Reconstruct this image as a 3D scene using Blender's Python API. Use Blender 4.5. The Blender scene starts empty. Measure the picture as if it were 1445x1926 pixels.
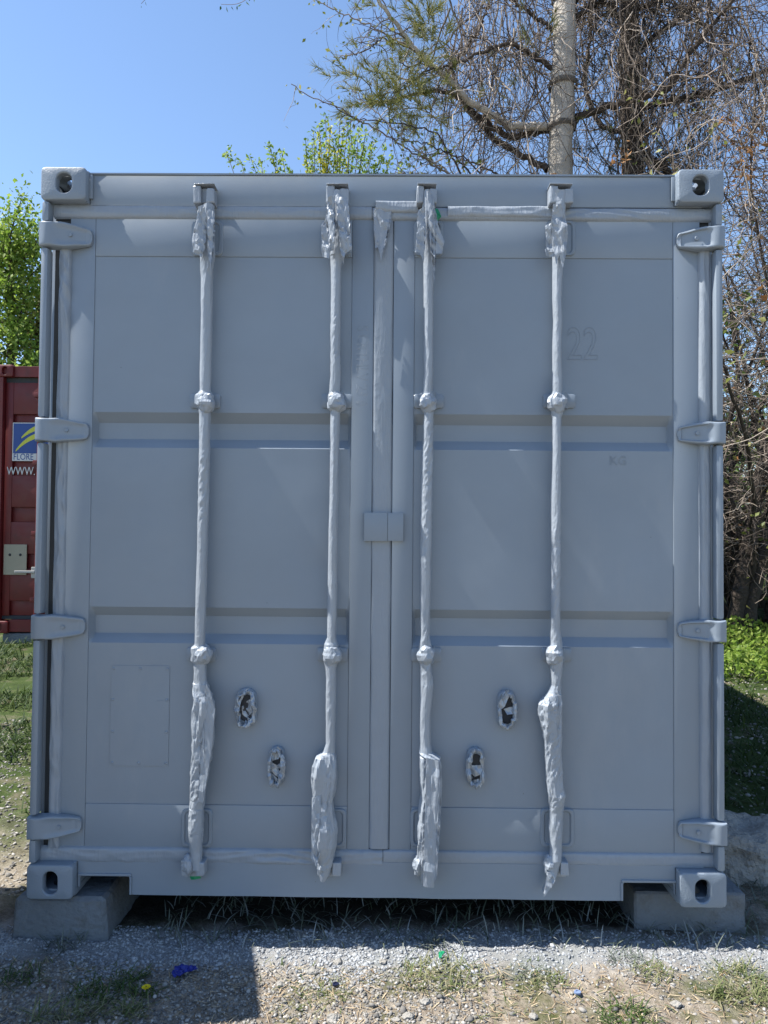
import bpy, bmesh, math, random
import numpy as np
from mathutils import Vector, Matrix, noise

R = math.radians
SC = bpy.context.scene
COL = SC.collection
random.seed(7)
RNG = np.random.default_rng(11)

# ------------------------------------------------------------------ camera
PW, PH, FPX = 1445.0, 1926.0, 1391.0
BASE = 0.14                                   # container floor above the ground
CAM = np.array([0.044, -2.605, 1.294 + BASE])
PIT, YAW, ROL = R(1.51), R(0.52), R(-0.47)
MC = (Matrix.Rotation(YAW, 3, 'Z') @ Matrix.Rotation(PIT, 3, 'X') @ Matrix.Rotation(ROL, 3, 'Y'))
cd = bpy.data.cameras.new('camera'); cam = bpy.data.objects.new('camera', cd); COL.objects.link(cam)
cd.sensor_fit = 'VERTICAL'; cd.sensor_height = 36.0; cd.lens = FPX / PH * 36.0
cd.clip_start = 0.05; cd.clip_end = 2000
rm = Matrix((MC.col[0], MC.col[2], -MC.col[1])).transposed().to_4x4()
cam.matrix_world = Matrix.Translation(CAM.tolist()) @ rm
SC.camera = cam
MN = np.array(MC)

def U(px, py, y=0.0):
    """photo position -> world point on the plane at depth y"""
    d = MN @ np.array([(px - PW / 2) / FPX, 1.0, -(py - PH / 2) / FPX])
    t = (y - CAM[1]) / d[1]
    return CAM + d * t
def X(px, py, y=0.0): return float(U(px, py, y)[0])
def Z(px, py, y=0.0): return float(U(px, py, y)[2])

# ------------------------------------------------------------------ light
SUN_EL, SUN_FRONT = R(58), R(1.0)
to_sun = Vector((-math.cos(SUN_EL), -math.sin(SUN_FRONT), math.sin(SUN_EL))).normalized()
w = bpy.data.worlds.new('World'); SC.world = w; w.use_nodes = True
nt = w.node_tree
sky = nt.nodes.new('ShaderNodeTexSky'); sky.sky_type = 'NISHITA'; sky.sun_disc = False
sky.sun_elevation = SUN_EL; sky.sun_rotation = R(-90)
sky.air_density = 1.0; sky.dust_density = 0.1; sky.ozone_density = 3.0
bg = nt.nodes['Background']; bg.inputs['Strength'].default_value = 0.107
nt.links.new(sky.outputs['Color'], bg.inputs['Color'])
sl = bpy.data.lights.new('sun', 'SUN'); sl.energy = 5.0; sl.angle = R(0.5); sl.color = (1.0, 0.95, 0.87)
sun = bpy.data.objects.new('sun', sl); COL.objects.link(sun)
sun.rotation_euler = to_sun.to_track_quat('Z', 'Y').to_euler()
SC.view_settings.view_transform = 'Standard'; SC.view_settings.look = 'None'
SC.view_settings.gamma = 1.0; SC.view_settings.exposure = 1.14
SC.view_settings.use_curve_mapping = False

# ------------------------------------------------------------------ helpers
def tag(o, label, cat, group=None, kind=None):
    o['label'] = label; o['category'] = cat
    if group: o['group'] = group
    if kind: o['kind'] = kind
    return o
def thing(name, label, cat, loc=(0, 0, 0), group=None):
    o = bpy.data.objects.new(name, None); COL.objects.link(o); o.location = loc
    o.empty_display_size = 0.1
    return tag(o, label, cat, group)
def root_loc(o):
    v = Vector((0, 0, 0))
    while o is not None:
        v += Vector(o.location); o = o.parent
    return v
def link(name, me, mat, parent=None, org=None, smooth=False):
    if mat is not None: me.materials.append(mat)
    o = bpy.data.objects.new(name, me); COL.objects.link(o)
    if parent is not None:
        o.parent = parent
        v = root_loc(parent); me.transform(Matrix.Translation(-v))
    elif org is not None:
        me.transform(Matrix.Translation(-Vector(org))); o.location = org
    if smooth:
        me.polygons.foreach_set('use_smooth', [True] * len(me.polygons))
    me.update()
    return o
def mesh(name, vs, fs, mat, parent=None, org=None, smooth=False):
    me = bpy.data.meshes.new(name)
    if isinstance(vs, np.ndarray) and isinstance(fs, np.ndarray):
        n, k = fs.shape
        me.vertices.add(len(vs)); me.vertices.foreach_set('co', vs.astype(np.float32).ravel())
        me.loops.add(n * k); me.loops.foreach_set('vertex_index', fs.astype(np.int32).ravel())
        me.polygons.add(n); me.polygons.foreach_set('loop_start', np.arange(0, n * k, k, dtype=np.int32))
        me.update(calc_edges=True)
    else:
        me.from_pydata([tuple(v) for v in vs], [], [tuple(f) for f in fs])
    return link(name, me, mat, parent, org, smooth)
class MB:
    """collects shapes into one mesh"""
    def __init__(s): s.v = []; s.f = []
    def add(s, vs, fs):
        b = len(s.v); s.v += [tuple(map(float, v)) for v in vs]; s.f += [tuple(int(i) + b for i in f) for f in fs]; return s
    def box(s, x0, x1, y0, y1, z0, z1, bev=0.0):
        bm = bmesh.new(); bmesh.ops.create_cube(bm, size=1)
        for v in bm.verts:
            v.co = ((x0 + x1) / 2 + v.co.x * (x1 - x0), (y0 + y1) / 2 + v.co.y * (y1 - y0), (z0 + z1) / 2 + v.co.z * (z1 - z0))
        if bev > 0: bmesh.ops.bevel(bm, geom=bm.edges[:], offset=bev, segments=2, profile=0.6, affect='EDGES')
        return s.bm(bm)
    def bm(s, bm):
        bm.verts.index_update()
        s.add([v.co[:] for v in bm.verts], [[v.index for v in f.verts] for f in bm.faces]); bm.free(); return s
    def build(s, name, mat, parent=None, org=None, smooth=False): return mesh(name, s.v, s.f, mat, parent, org, smooth)
def auto_smooth(o, ang=35):
    me = o.data
    me.polygons.foreach_set('use_smooth', [True] * len(me.polygons))
    try: me.set_sharp_from_angle(angle=R(ang))
    except Exception: pass
    return o
def grid(nu, nv):
    i = np.arange(nu - 1)[:, None] * nv + np.arange(nv - 1)[None, :]
    return np.stack([i, i + nv, i + nv + 1, i + 1], -1).reshape(-1, 4)
def nz(x, y, z): return noise.noise(Vector((x, y, z)))
def ridge(x, y, z): return 1 - 2.2 * abs(noise.noise(Vector((x, y, z))))

def _h(i, j, k): 
    v = math.sin(i * 127.1 + j * 311.7 + k * 74.7) * 43758.5453; return (v - math.floor(v)) * 2 - 1
def facet(u, v, seed):
    """flat triangular facets with sharp folds between them, like crushed film"""
    u, v = u + .45 * noise.noise(Vector((u * .7, v * .7, seed))), v + .45 * noise.noise(Vector((u * .7 + 9, v * .7, seed)))
    i, j = math.floor(u), math.floor(v); a, b = u - i, v - j; k = round(seed * 10)
    if (i * 7 + j * 13 + k) % 3:
        if a + b < 1: h = _h(i, j, k); return h + (_h(i + 1, j, k) - h) * a + (_h(i, j + 1, k) - h) * b
        h = _h(i + 1, j + 1, k); return h + (_h(i, j + 1, k) - h) * (1 - a) + (_h(i + 1, j, k) - h) * (1 - b)
    if a > b: return _h(i, j, k) * (1 - a) + _h(i + 1, j, k) * (a - b) + _h(i + 1, j + 1, k) * b
    return _h(i, j, k) * (1 - b) + _h(i, j + 1, k) * (b - a) + _h(i + 1, j + 1, k) * a

# ------------------------------------------------------------------ materials
def new_mat(name):
    m = bpy.data.materials.new(name); m.use_nodes = True
    return m, m.node_tree, m.node_tree.nodes['Principled BSDF']
def N(t, typ, **kw):
    n = t.nodes.new(typ)
    for k, v in kw.items():
        if k in n.inputs.keys(): n.inputs[k].default_value = v
        else: setattr(n, k, v)
    return n
def ramp(t, fac, stops):
    n = t.nodes.new('ShaderNodeValToRGB'); e = n.color_ramp.elements
    while len(e) < len(stops): e.new(0.5)
    for s, (p, c) in zip(e, stops):
        s.position = p; s.color = (*c, 1) if len(c) == 3 else c
    t.links.new(fac, n.inputs['Fac']); return n.outputs['Color']
def mixc(t, fac, a, b, mode='MIX'):
    n = t.nodes.new('ShaderNodeMix'); n.data_type = 'RGBA'; n.blend_type = mode
    for s, v in (('Factor', fac), ('A', a), ('B', b)):
        i = [q for q in n.inputs if q.name == s and (q.type == ('VALUE' if s == 'Factor' else 'RGBA'))][0]
        if hasattr(v, 'links'): t.links.new(v, i)
        else: i.default_value = v if s == 'Factor' else (*v, 1)
    return [q for q in n.outputs if q.type == 'RGBA'][0]
def obj_noise(t, scale, detail=4, rough=0.55, coord='Object', vscale=None):
    c = t.nodes.new('ShaderNodeTexCoord'); src = c.outputs[coord]
    if vscale:
        mp = t.nodes.new('ShaderNodeMapping'); mp.inputs['Scale'].default_value = vscale
        t.links.new(src, mp.inputs['Vector']); src = mp.outputs['Vector']
    n = N(t, 'ShaderNodeTexNoise', Scale=scale, Detail=detail, Roughness=rough); t.links.new(src, n.inputs['Vector'])
    return n.outputs['Fac']
def bump(t, p, h, strength, dist):
    b = N(t, 'ShaderNodeBump', Strength=strength, Distance=dist); t.links.new(h, b.inputs['Height'])
    t.links.new(b.outputs['Normal'], p.inputs['Normal'])
def paint(name, col, rough=0.42, var=0.06, bs=0.06, bscale=220, bdist=0.002, dirt=None):
    m, t, p = new_mat(name)
    a = [c * (1 - var) for c in col]; b = [min(1, c * (1 + var)) for c in col]
    c1 = ramp(t, obj_noise(t, 2.3, 6, 0.6), [(0.3, a), (0.7, b)])
    if dirt:
        f = ramp(t, obj_noise(t, 5, 8, 0.7), [(0.55, (0, 0, 0)), (0.75, (1, 1, 1))])
        c1 = mixc(t, f, c1, dirt)
    t.links.new(c1, p.inputs['Base Color'])
    r = ramp(t, obj_noise(t, 9, 5), [(0.3, (rough - .07,) * 3), (0.7, (rough + .1,) * 3)])
    t.links.new(r, p.inputs['Roughness'])
    bump(t, p, obj_noise(t, bscale, 3), bs, bdist)
    p.inputs['Specular IOR Level'].default_value = 0.45
    return m
def varied(name, stops, rough=0.7, trans=0.0, bscale=None, spec=0.3):
    """colour differs from one island (leaf, stone, blade) to the next"""
    m, t, p = new_mat(name)
    g = t.nodes.new('ShaderNodeNewGeometry')
    c = ramp(t, g.outputs['Random Per Island'], stops)
    t.links.new(c, p.inputs['Base Color']); p.inputs['Roughness'].default_value = rough
    p.inputs['Specular IOR Level'].default_value = spec
    if trans:
        tr = t.nodes.new('ShaderNodeBsdfTranslucent'); t.links.new(c, tr.inputs['Color'])
        mx = t.nodes.new('ShaderNodeMixShader'); mx.inputs[0].default_value = trans
        t.links.new(p.outputs[0], mx.inputs[1]); t.links.new(tr.outputs[0], mx.inputs[2])
        t.links.new(mx.outputs[0], t.nodes['Material Output'].inputs['Surface'])
    if bscale: bump(t, p, obj_noise(t, bscale, 4), 0.5, 0.004)
    return m
GREY = (0.205, 0.247, 0.300)
M = {}
M['paint'] = paint('grey_paint', GREY, 0.40, 0.05, 0.05, 260, 0.002)
def chips(m):
    t = m.node_tree; p = t.nodes['Principled BSDF']; src = p.inputs['Base Color'].links[0].from_socket
    c = t.nodes.new('ShaderNodeTexCoord'); v = t.nodes.new('ShaderNodeTexVoronoi'); v.inputs['Scale'].default_value = 11; t.links.new(c.outputs['Object'], v.inputs['Vector'])
    near = t.nodes.new('ShaderNodeMath'); near.operation = 'LESS_THAN'; near.inputs[1].default_value = .022; t.links.new(v.outputs['Distance'], near.inputs[0])
    sep_ = t.nodes.new('ShaderNodeSeparateColor'); t.links.new(v.outputs['Color'], sep_.inputs[0])
    few = t.nodes.new('ShaderNodeMath'); few.operation = 'GREATER_THAN'; few.inputs[1].default_value = .55; t.links.new(sep_.outputs[0], few.inputs[0])
    mu = t.nodes.new('ShaderNodeMath'); mu.operation = 'MULTIPLY'; t.links.new(near.outputs[0], mu.inputs[0]); t.links.new(few.outputs[0], mu.inputs[1])
    m2 = t.nodes.new('ShaderNodeMath'); m2.operation = 'MULTIPLY'; m2.inputs[1].default_value = .6; t.links.new(mu.outputs[0], m2.inputs[0])
    a = mixc(t, m2.outputs[0], src, (0.07, 0.075, 0.085))
    st = ramp(t, obj_noise(t, 1.0, 7, .7, vscale=(2.2, 2.2, .7)), [(.56, (0, 0, 0)), (.70, (.22, .22, .22))])       # dusty dry spray
    a = mixc(t, st, a, (0.30, 0.32, 0.345)); t.links.new(a, p.inputs['Base Color'])
chips(M['paint'])
M['cast'] = paint('grey_cast_paint', GREY, 0.42, 0.05, 0.35, 160, 0.004)
M['film'] = paint('grey_film', (0.270, 0.305, 0.352), 0.36, 0.07, 0.2, 120, 0.004)
def creased(m, strength, sc):
    t = m.node_tree; p = t.nodes['Principled BSDF']
    for l in list(p.inputs['Normal'].links): t.links.remove(l)
    h = None
    for vs, w_ in (((sc * 1.0, sc * .6, sc * .13), 1.0), ((sc * .55, sc * .5, sc * .42), .55), ((sc * 2.2, sc * 2, sc * 1.1), .22)):
        f = obj_noise(t, 1.0, 2.5, .5, vscale=vs)
        a = math_n(t, 'ABSOLUTE', math_n(t, 'SUBTRACT', f, .5), 0); a = math_n(t, 'POWER', a, .6); a = math_n(t, 'MULTIPLY', a, -w_)
        h = a if h is None else math_n(t, 'ADD', h, a)
    bump(t, p, h, strength, .012)
def math_n(t, op, a, b):
    n = t.nodes.new('ShaderNodeMath'); n.operation = op
    for i, v in enumerate((a, b)):
        if hasattr(v, 'links'): t.links.new(v, n.inputs[i])
        else: n.inputs[i].default_value = v
    return n.outputs[0]
creased(M['film'], .28, 46)
M['foil'], _t, _p = new_mat('painted_foil')
_p.inputs['Base Color'].default_value = (0.30, 0.335, 0.38, 1); _p.inputs['Metallic'].default_value = 0.25; _p.inputs['Roughness'].default_value = 0.26
creased(M['foil'], .5, 45)
M['tape'] = paint('grey_tape', (0.238, 0.275, 0.325), 0.36, 0.05, 0.15, 90, 0.004); creased(M['tape'], .22, 40)
M['rubber'] = paint('dark_rubber', (0.03, 0.035, 0.04), 0.7)
M['dark'] = paint('dark_steel_and_shade', (0.022, 0.025, 0.031), 0.7)
M['green'] = paint('green_film', (0.01, 0.22, 0.10), 0.35, bs=0.2, bscale=80)
M['red'] = paint('red_paint', (0.115, 0.009, 0.009), 0.5, 0.18, 0.1, 120, 0.003, dirt=(0.06, 0.010, 0.009))
M['blue'] = paint('blue_ink', (0.008, 0.05, 0.22), 0.4)
M['white'] = paint('white_ink', (0.55, 0.55, 0.54), 0.45)
M['yellow'] = paint('yellow_ink', (0.50, 0.50, 0.05), 0.45)
M['cream'] = paint('cream_plate', (0.30, 0.27, 0.20), 0.5, 0.1, dirt=(0.3, 0.26, 0.18))
M['steel'] = paint('worn_steel', (0.35, 0.34, 0.32), 0.4)
M['concrete'] = paint('concrete', (0.125, 0.14, 0.155), 0.85, 0.3, 0.7, 45, 0.012, dirt=(0.085, 0.08, 0.07))
M['rock'] = paint('rock', (0.26, 0.25, 0.23), 0.9, 0.35, 1.0, 38, 0.03, dirt=(0.11, 0.095, 0.075))
M['cabinet'] = paint('shadow_cabinet_paint', (0.35, 0.36, 0.34), 0.5)

# ------------------------------------------------------------------ the ground
def terrain(x, y):
    x = np.asarray(x, float); y = np.asarray(y, float)
    s = np.clip((np.abs(x) - 1.35) / 1.0, 0, 1); s = s * s * (3 - 2 * s)
    yy = np.clip(y - 0.5, 0, None)
    h = np.where(yy < 5, 0.075 * yy, 0.375 + 0.03 * (yy - 5)); h = np.minimum(h, 0.9)
    s2 = np.clip((y - 6.2) / 1.5, 0, 1); s = np.maximum(s, s2 * s2 * (3 - 2 * s2))
    r = 0.006 * np.sin(3.1 * x + 1.3 * np.sin(2.2 * y)) + 0.005 * np.sin(4.7 * y + 1.1 * x) + 0.004 * np.sin(9 * x + 3) * np.sin(8 * y)
    return h * s + r
def axis(lo, hi, step, far_lo, far_hi, g=1.13):
    a = list(np.arange(lo, hi, step))
    s = step; v = hi
    while v < far_hi: a.append(v); s *= g; v += s
    s = step; v = lo - step; b = []
    while v > far_lo: b.append(v); s *= g; v -= s
    return np.array(b[::-1] + a)
xs = axis(-2.0, 2.0, 0.018, -160, 160); ys = axis(-1.3, 0.5, 0.018, -60, 260)
GX, GY = np.meshgrid(xs, ys, indexing='ij')
GZ = terrain(GX, GY)
dens = (np.abs(GX) < 2.6) & (GY > -1.8) & (GY < 1.4)
fine = np.array([0.010 * nz(x * 7, y * 7, 0) + 0.007 * nz(x * 23, y * 23, 3) + 0.004 * nz(x * 55, y * 55, 9) for x, y in zip(GX[dens], GY[dens])])
GZ[dens] += fine
gm, t, p = new_mat('ground_soil')
tc = t.nodes.new('ShaderNodeTexCoord')
dirt = ramp(t, obj_noise(t, 14, 9, 0.72), [(0.28, (0.10, 0.075, 0.052)), (0.43, (0.225, 0.188, 0.148)), (0.58, (0.325, 0.285, 0.235)), (0.78, (0.42, 0.385, 0.335))])
grit = ramp(t, obj_noise(t, 95, 4, 0.75), [(0.3, (0.55, 0.55, 0.55)), (0.5, (1, 1, 1)), (0.72, (1.35, 1.35, 1.35))])
dirt = mixc(t, 1.0, dirt, grit, 'MULTIPLY')
moss = ramp(t, obj_noise(t, 2.6, 6, 0.7), [(0.50, (0, 0, 0)), (0.64, (1, 1, 1))])
dirt = mixc(t, moss, dirt, (0.085, 0.095, 0.035))
sep = t.nodes.new('ShaderNodeSeparateXYZ'); t.links.new(tc.outputs['Object'], sep.inputs[0])
def mr(src, a, b):
    n = t.nodes.new('ShaderNodeMapRange'); n.inputs['From Min'].default_value = a; n.inputs['From Max'].default_value = b
    n.interpolation_type = 'SMOOTHSTEP'; t.links.new(src, n.inputs['Value']); return n.outputs['Result']
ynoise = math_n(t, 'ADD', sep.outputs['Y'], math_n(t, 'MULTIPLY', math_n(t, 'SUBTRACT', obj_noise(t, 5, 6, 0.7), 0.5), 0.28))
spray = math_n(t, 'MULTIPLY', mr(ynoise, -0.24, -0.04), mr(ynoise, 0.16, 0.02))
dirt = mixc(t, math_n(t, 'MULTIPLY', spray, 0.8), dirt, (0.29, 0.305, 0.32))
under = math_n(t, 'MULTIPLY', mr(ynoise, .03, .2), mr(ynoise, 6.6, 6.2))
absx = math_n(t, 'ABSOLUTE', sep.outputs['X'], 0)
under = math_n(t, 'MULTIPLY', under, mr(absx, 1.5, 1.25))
dirt = mixc(t, under, dirt, (0.035, 0.030, 0.024))  # shade under the container painted into the dark soil colour
far = mr(ynoise, 0.2, 1.3)
gr = ramp(t, obj_noise(t, 3.5, 7, 0.7), [(0.35, (0.028, 0.045, 0.014)), (0.5, (0.05, 0.075, 0.02)), (0.62, (0.14, 0.125, 0.085))])
dirt = mixc(t, far, dirt, gr)
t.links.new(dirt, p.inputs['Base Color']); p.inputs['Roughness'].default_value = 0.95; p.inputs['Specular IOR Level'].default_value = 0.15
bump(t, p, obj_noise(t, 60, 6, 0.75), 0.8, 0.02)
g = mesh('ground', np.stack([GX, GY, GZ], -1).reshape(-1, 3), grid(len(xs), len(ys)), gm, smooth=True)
g['kind'] = 'structure'
def gz(x, y):
    return float(terrain(x, y))

# ------------------------------------------------------------------ the grey container
W2, HT, LN = 1.219, 2.591, 6.058
box = thing('shipping_container', 'big grey steel shipping container, freshly painted, its lock rods wrapped in plastic', 'container', (0, 0, BASE))
B = BASE
YH, YD = 0.042, 0.050             # header plane, door face plane
CW, CH, CL = 0.162, 0.118, 0.178
def rrect(cx, cz, hw, hh, r, n=64):
    """rounded rectangle sampled by angle"""
    pts = []
    for i in range(n):
        a = 2 * math.pi * (i + 0.5) / n; c, s = math.cos(a), math.sin(a)
        lo, hi = 0, 4 * (hw + hh)
        for _ in range(40):
            m = (lo + hi) / 2; x, z = abs(c * m), abs(s * m)
            qx, qz = x - (hw - r), z - (hh - r)
            d = math.hypot(max(qx, 0), max(qz, 0)) + min(max(qx, qz), 0) - r
            if d > 0: hi = m
            else: lo = m
        pts.append((cx + c * lo, cz + s * lo))
    return pts
def slab(mb, frame, outer, hole, th, bev):
    """thick plate with a hole; frame maps (u, v, depth) to the world"""
    n = len(outer); L = []
    cx = sum(q[0] for q in outer) / n; cz = sum(q[1] for q in outer) / n
    def ins(pts, k):
        mx = max(abs(q[0] - cx) for q in pts); mz = max(abs(q[1] - cz) for q in pts)
        return [(cx + (q[0] - cx) * (1 - k / mx), cz + (q[1] - cz) * (1 - k / mz)) for q in pts]
    hx = sum(q[0] for q in hole) / n; hz = sum(q[1] for q in hole) / n
    def grow(pts, k): return [(hx + (q[0] - hx) * (1 + k), hz + (q[1] - hz) * (1 + k)) for q in pts]
    loops = [(outer, th), (outer, bev), (ins(outer, bev * .35), bev * .35), (ins(outer, bev), 0), (grow(hole, .10), 0), (hole, .004), (hole, th)]
    vs = [frame(u, v, d) for pts, d in loops for u, v in pts]
    fs = []
    for k in range(len(loops)):
        k2 = (k + 1) % len(loops)
        for i in range(n):
            j = (i + 1) % n
            fs.append((k * n + i, k * n + j, k2 * n + j, k2 * n + i))
    mb.add(vs, fs)
def casting(cx0, z0, sx, top, yfront=0.0, back=False, lip=0.0):
    """hollow corner block with its three holes"""
    mb = MB(); zc = z0 + CH / 2; xc = cx0
    sg = -1 if back else 1
    fr = lambda u, v, d: (u, yfront + sg * d, v)
    slab(mb, fr, rrect(xc, zc, CW / 2, CH / 2, 0.014), rrect(xc - sx * .002, zc + (.002 if top else -.003), 0.0275 if top else .0255, 0.036 if top else .0395, 0.025), 0.028, 0.0042)
    xo = xc + sx * CW / 2
    ya, yb = yfront + sg * 0.0285, yfront + sg * CL
    ym = (ya + yb) / 2
    fr2 = lambda u, v, d: (xo - sx * d, u, v)
    slab(mb, fr2, rrect(ym, zc, abs(yb - ya) / 2, CH / 2 - .0005, 0.004), rrect(ym, zc, 0.034, 0.030, 0.025), 0.022, 0.004)
    zt = z0 + CH if top else z0
    st = -1 if top else 1
    fr3 = lambda u, v, d: (u, v, zt + st * d)
    slab(mb, fr3, rrect(xc - sx * .0112, ym, CW / 2 - .0118, abs(yb - ya) / 2 - .0003, 0.004), rrect(xc - sx * .011, ym, 0.030, 0.05, 0.03), 0.024, 0.003)
    zi = z0 if top else z0 + CH
    mb.box(xc - CW / 2 + .001 if sx > 0 else xc - CW / 2 + .0225, xc + CW / 2 - .001 if sx < 0 else xc + CW / 2 - .0225, min(ya, yb) + .0005, max(ya, yb) - .0005, zi - (0 if top else .012) + (.0005 if top else -.0005), zi + (.012 if top else 0) - (-.0005 if top else .0005))
    xi = xc - sx * (CW / 2 - 0.006)
    mb.box(xi - .005, xi + .005, min(ya, yb) + .001, max(ya, yb) - .001, z0 + .026 if not top else z0 + .0135, z0 + CH - (.026 if top else .0135))
    o = auto_smooth(mb.build('corner_casting', M['cast'], box))
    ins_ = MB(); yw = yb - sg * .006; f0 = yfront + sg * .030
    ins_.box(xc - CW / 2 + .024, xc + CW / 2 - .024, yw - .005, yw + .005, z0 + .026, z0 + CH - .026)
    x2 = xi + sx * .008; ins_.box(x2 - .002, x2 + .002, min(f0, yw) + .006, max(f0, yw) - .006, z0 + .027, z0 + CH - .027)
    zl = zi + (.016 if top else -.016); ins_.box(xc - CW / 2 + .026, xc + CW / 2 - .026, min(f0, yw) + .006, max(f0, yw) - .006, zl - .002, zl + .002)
    if not top:       # dark sheet added to keep side-hole light out of the lower blocks
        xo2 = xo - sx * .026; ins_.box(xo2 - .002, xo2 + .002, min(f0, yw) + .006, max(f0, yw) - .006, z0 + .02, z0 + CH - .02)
    ins_.build('casting_shade', M['dark'], o)  # unpainted inner walls, coloured near black for the shade inside
    return o
for sx in (-1, 1):
    for top in (False, True):
        z0 = B + (HT - CH if top else 0)
        casting(sx * (W2 - CW / 2), z0, sx, top)
        casting(sx * (W2 - CW / 2), z0, sx, top, LN, True)

# header with its thin drip lip
hz0 = Z(700, 388, YH); hz1 = B + HT - 0.010
mb = MB()
zcb = B + HT - CH - .001
mb.box(-W2 + CW + .001, W2 - CW - .001, YH, YH + .06, zcb + .0005, hz1, .002)
mb.box(-W2 + .06, W2 - .06, YH, YH + .06, hz0, zcb, .002)
mb.box(-W2 + CW - .004, W2 - CW + .004, YH - .006, YH + .08, hz1 + .0005, hz1 + .006)
for sx in (-1, 1):
    mb.box(sx * (W2 - CW) - .012, sx * (W2 - CW) + .012, YH - .010, YH - .0005, hz0 + .02, hz1 - .002, .003)
hd = auto_smooth(mb.build('header', M['paint'], box))
for i, v in enumerate(hd.data.vertices):
    if v.co.z > hz1 - B: v.co.z += 0.0018 * nz(v.co.x * 5, 0, 0)

# bottom sill with the two fork pockets cut out
sz1 = Z(700, 1622, YH); sz0 = Z(700, 1688, YH)
def sill_outline():
    nl0, nl1 = X(150, 1670, YH), X(244, 1670, YH); nr0, nr1 = X(1172, 1680, YH), X(1268, 1680, YH)
    zn = Z(200, 1647, YH); r = .010
    xl, xr = -W2 + .062, W2 - .062
    zc_ = B + CH + .001; xi_ = W2 - CW - .0015
    pts = [(xl, sz1), (xl, zc_), (-xi_, zc_), (-xi_, zn - .04), (nl0, zn - .04), (nl0, zn - r), (nl0 + r * .3, zn - r * .3), (nl0 + r, zn), (nl1 - r, zn), (nl1 - r * .3, zn - r * .3), (nl1, zn - r), (nl1, sz0)]
    n = 44
    for i in range(1, n): 
        x = nl1 + (nr0 - nl1) * i / n
        pts.append((x, sz0 + .0022 * nz(x * 6, 1, 0) - .0012))
    pts += [(nr0, sz0), (nr0, zn - r), (nr0 + r * .3, zn - r * .3), (nr0 + r, zn), (nr1 - r, zn), (nr1 - r * .3, zn - r * .3), (nr1, zn - r), (nr1, zn - .04), (xi_, zn - .04), (xi_, zc_), (xr, zc_), (xr, sz1)]
    return pts, (nl0, nl1, nr0, nr1, zn)
sp, (nl0, nl1, nr0, nr1, zn) = sill_outline()
bm = bmesh.new()
fv = [bm.verts.new((x, YH, z)) for x, z in sp]
bm.faces.new(fv)
r_ = bmesh.ops.extrude_face_region(bm, geom=bm.faces[:])
for e in r_['geom']:
    if isinstance(e, bmesh.types.BMVert): e.co.y += .012
bmesh.ops.recalc_face_normals(bm, faces=bm.faces[:])
bmesh.ops.triangulate(bm, faces=[f for f in bm.faces if len(f.verts) > 4])
mb = MB().bm(bm)
for a, b in ((nl0, nl1), (nr0, nr1)):       # rims round the pockets, and the pocket tubes
    mb.box(a - .006, b + .006, YH - .006, YH + .05, zn + .0005, zn + .009, .002)
    mb.box(b + .0005 if a < 0 else a - .008, b + .008 if a < 0 else a - .0005, YH - .0055, YH + .05, sz0 + .001, zn - .0005, .002)
    mb.box(a, b, YH + .013, YH + 1.2, zn + .010, zn + .016)
mb.build('sill', M['paint'], box)
# under side and rear
mb = MB()
mb.box(-W2 + .03, W2 - .03, .12, LN - .08, B + .085, B + .16)
for i in range(18):
    y = .3 + i * .32; mb.box(-W2 + .05, W2 - .05, y, y + .05, B + .025, B + .084)
mb.build('floor', M['dark'], box)
# corrugated side walls
def corrugated(x, sgn):
    vs, fs = [], []
    y = .12; prof = []
    while y < LN - .12:
        for dy, dx in ((0, 0), (.07, 0), (.138, -.036), (.21, -.036)):
            prof.append((min(y + dy, LN - .1), dx))
        y += .278
    for (yy, dx) in prof:
        for z in (B + .10, B + HT - .06): vs.append((x + sgn * dx, yy, z))
    for i in range(len(prof) - 1): fs.append((2 * i, 2 * i + 1, 2 * i + 3, 2 * i + 2))
    return vs, fs
for sgn in (-1, 1):
    mb = MB(); mb.add(*corrugated(sgn * (W2 - .008), sgn))
    a, b = sorted((sgn * (W2 - .004), sgn * (W2 - .064)))
    mb.box(a, b, CL + .01, LN - CL - .01, B + HT - .075, B + HT - .012, .004)
    mb.box(a, b, CL + .01, LN - CL - .01, B + .012, B + .13, .004)
    mb.build('side_wall', M['paint'], box)
    mb = MB(); mb.box(a, b, LN - .12, LN - .02, B + CH + .001, B + HT - CH - .001, .006); mb.build('corner_post', M['paint'], box)
mb = MB(); mb.box(-W2 + .05, W2 - .05, .10, LN - .05, B + HT - .03, B + HT - .018)
for i in range(26): mb.box(-W2 + .12, W2 - .12, .3 + i * .21, .38 + i * .21, B + HT - .0175, B + HT - .010, .003)
mb.build('roof', M['paint'], box)
mb = MB(); mb.box(-W2 + .066, W2 - .066, LN - .06, LN - .03, B + .10, B + HT - .031)
for i in range(9): mb.box(-W2 + .14 + i * .25, -W2 + .24 + i * .25, LN - .03, LN - .008, B + .16, B + HT - .12, .008)
mb.build('rear_wall', M['paint'], box)

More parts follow.
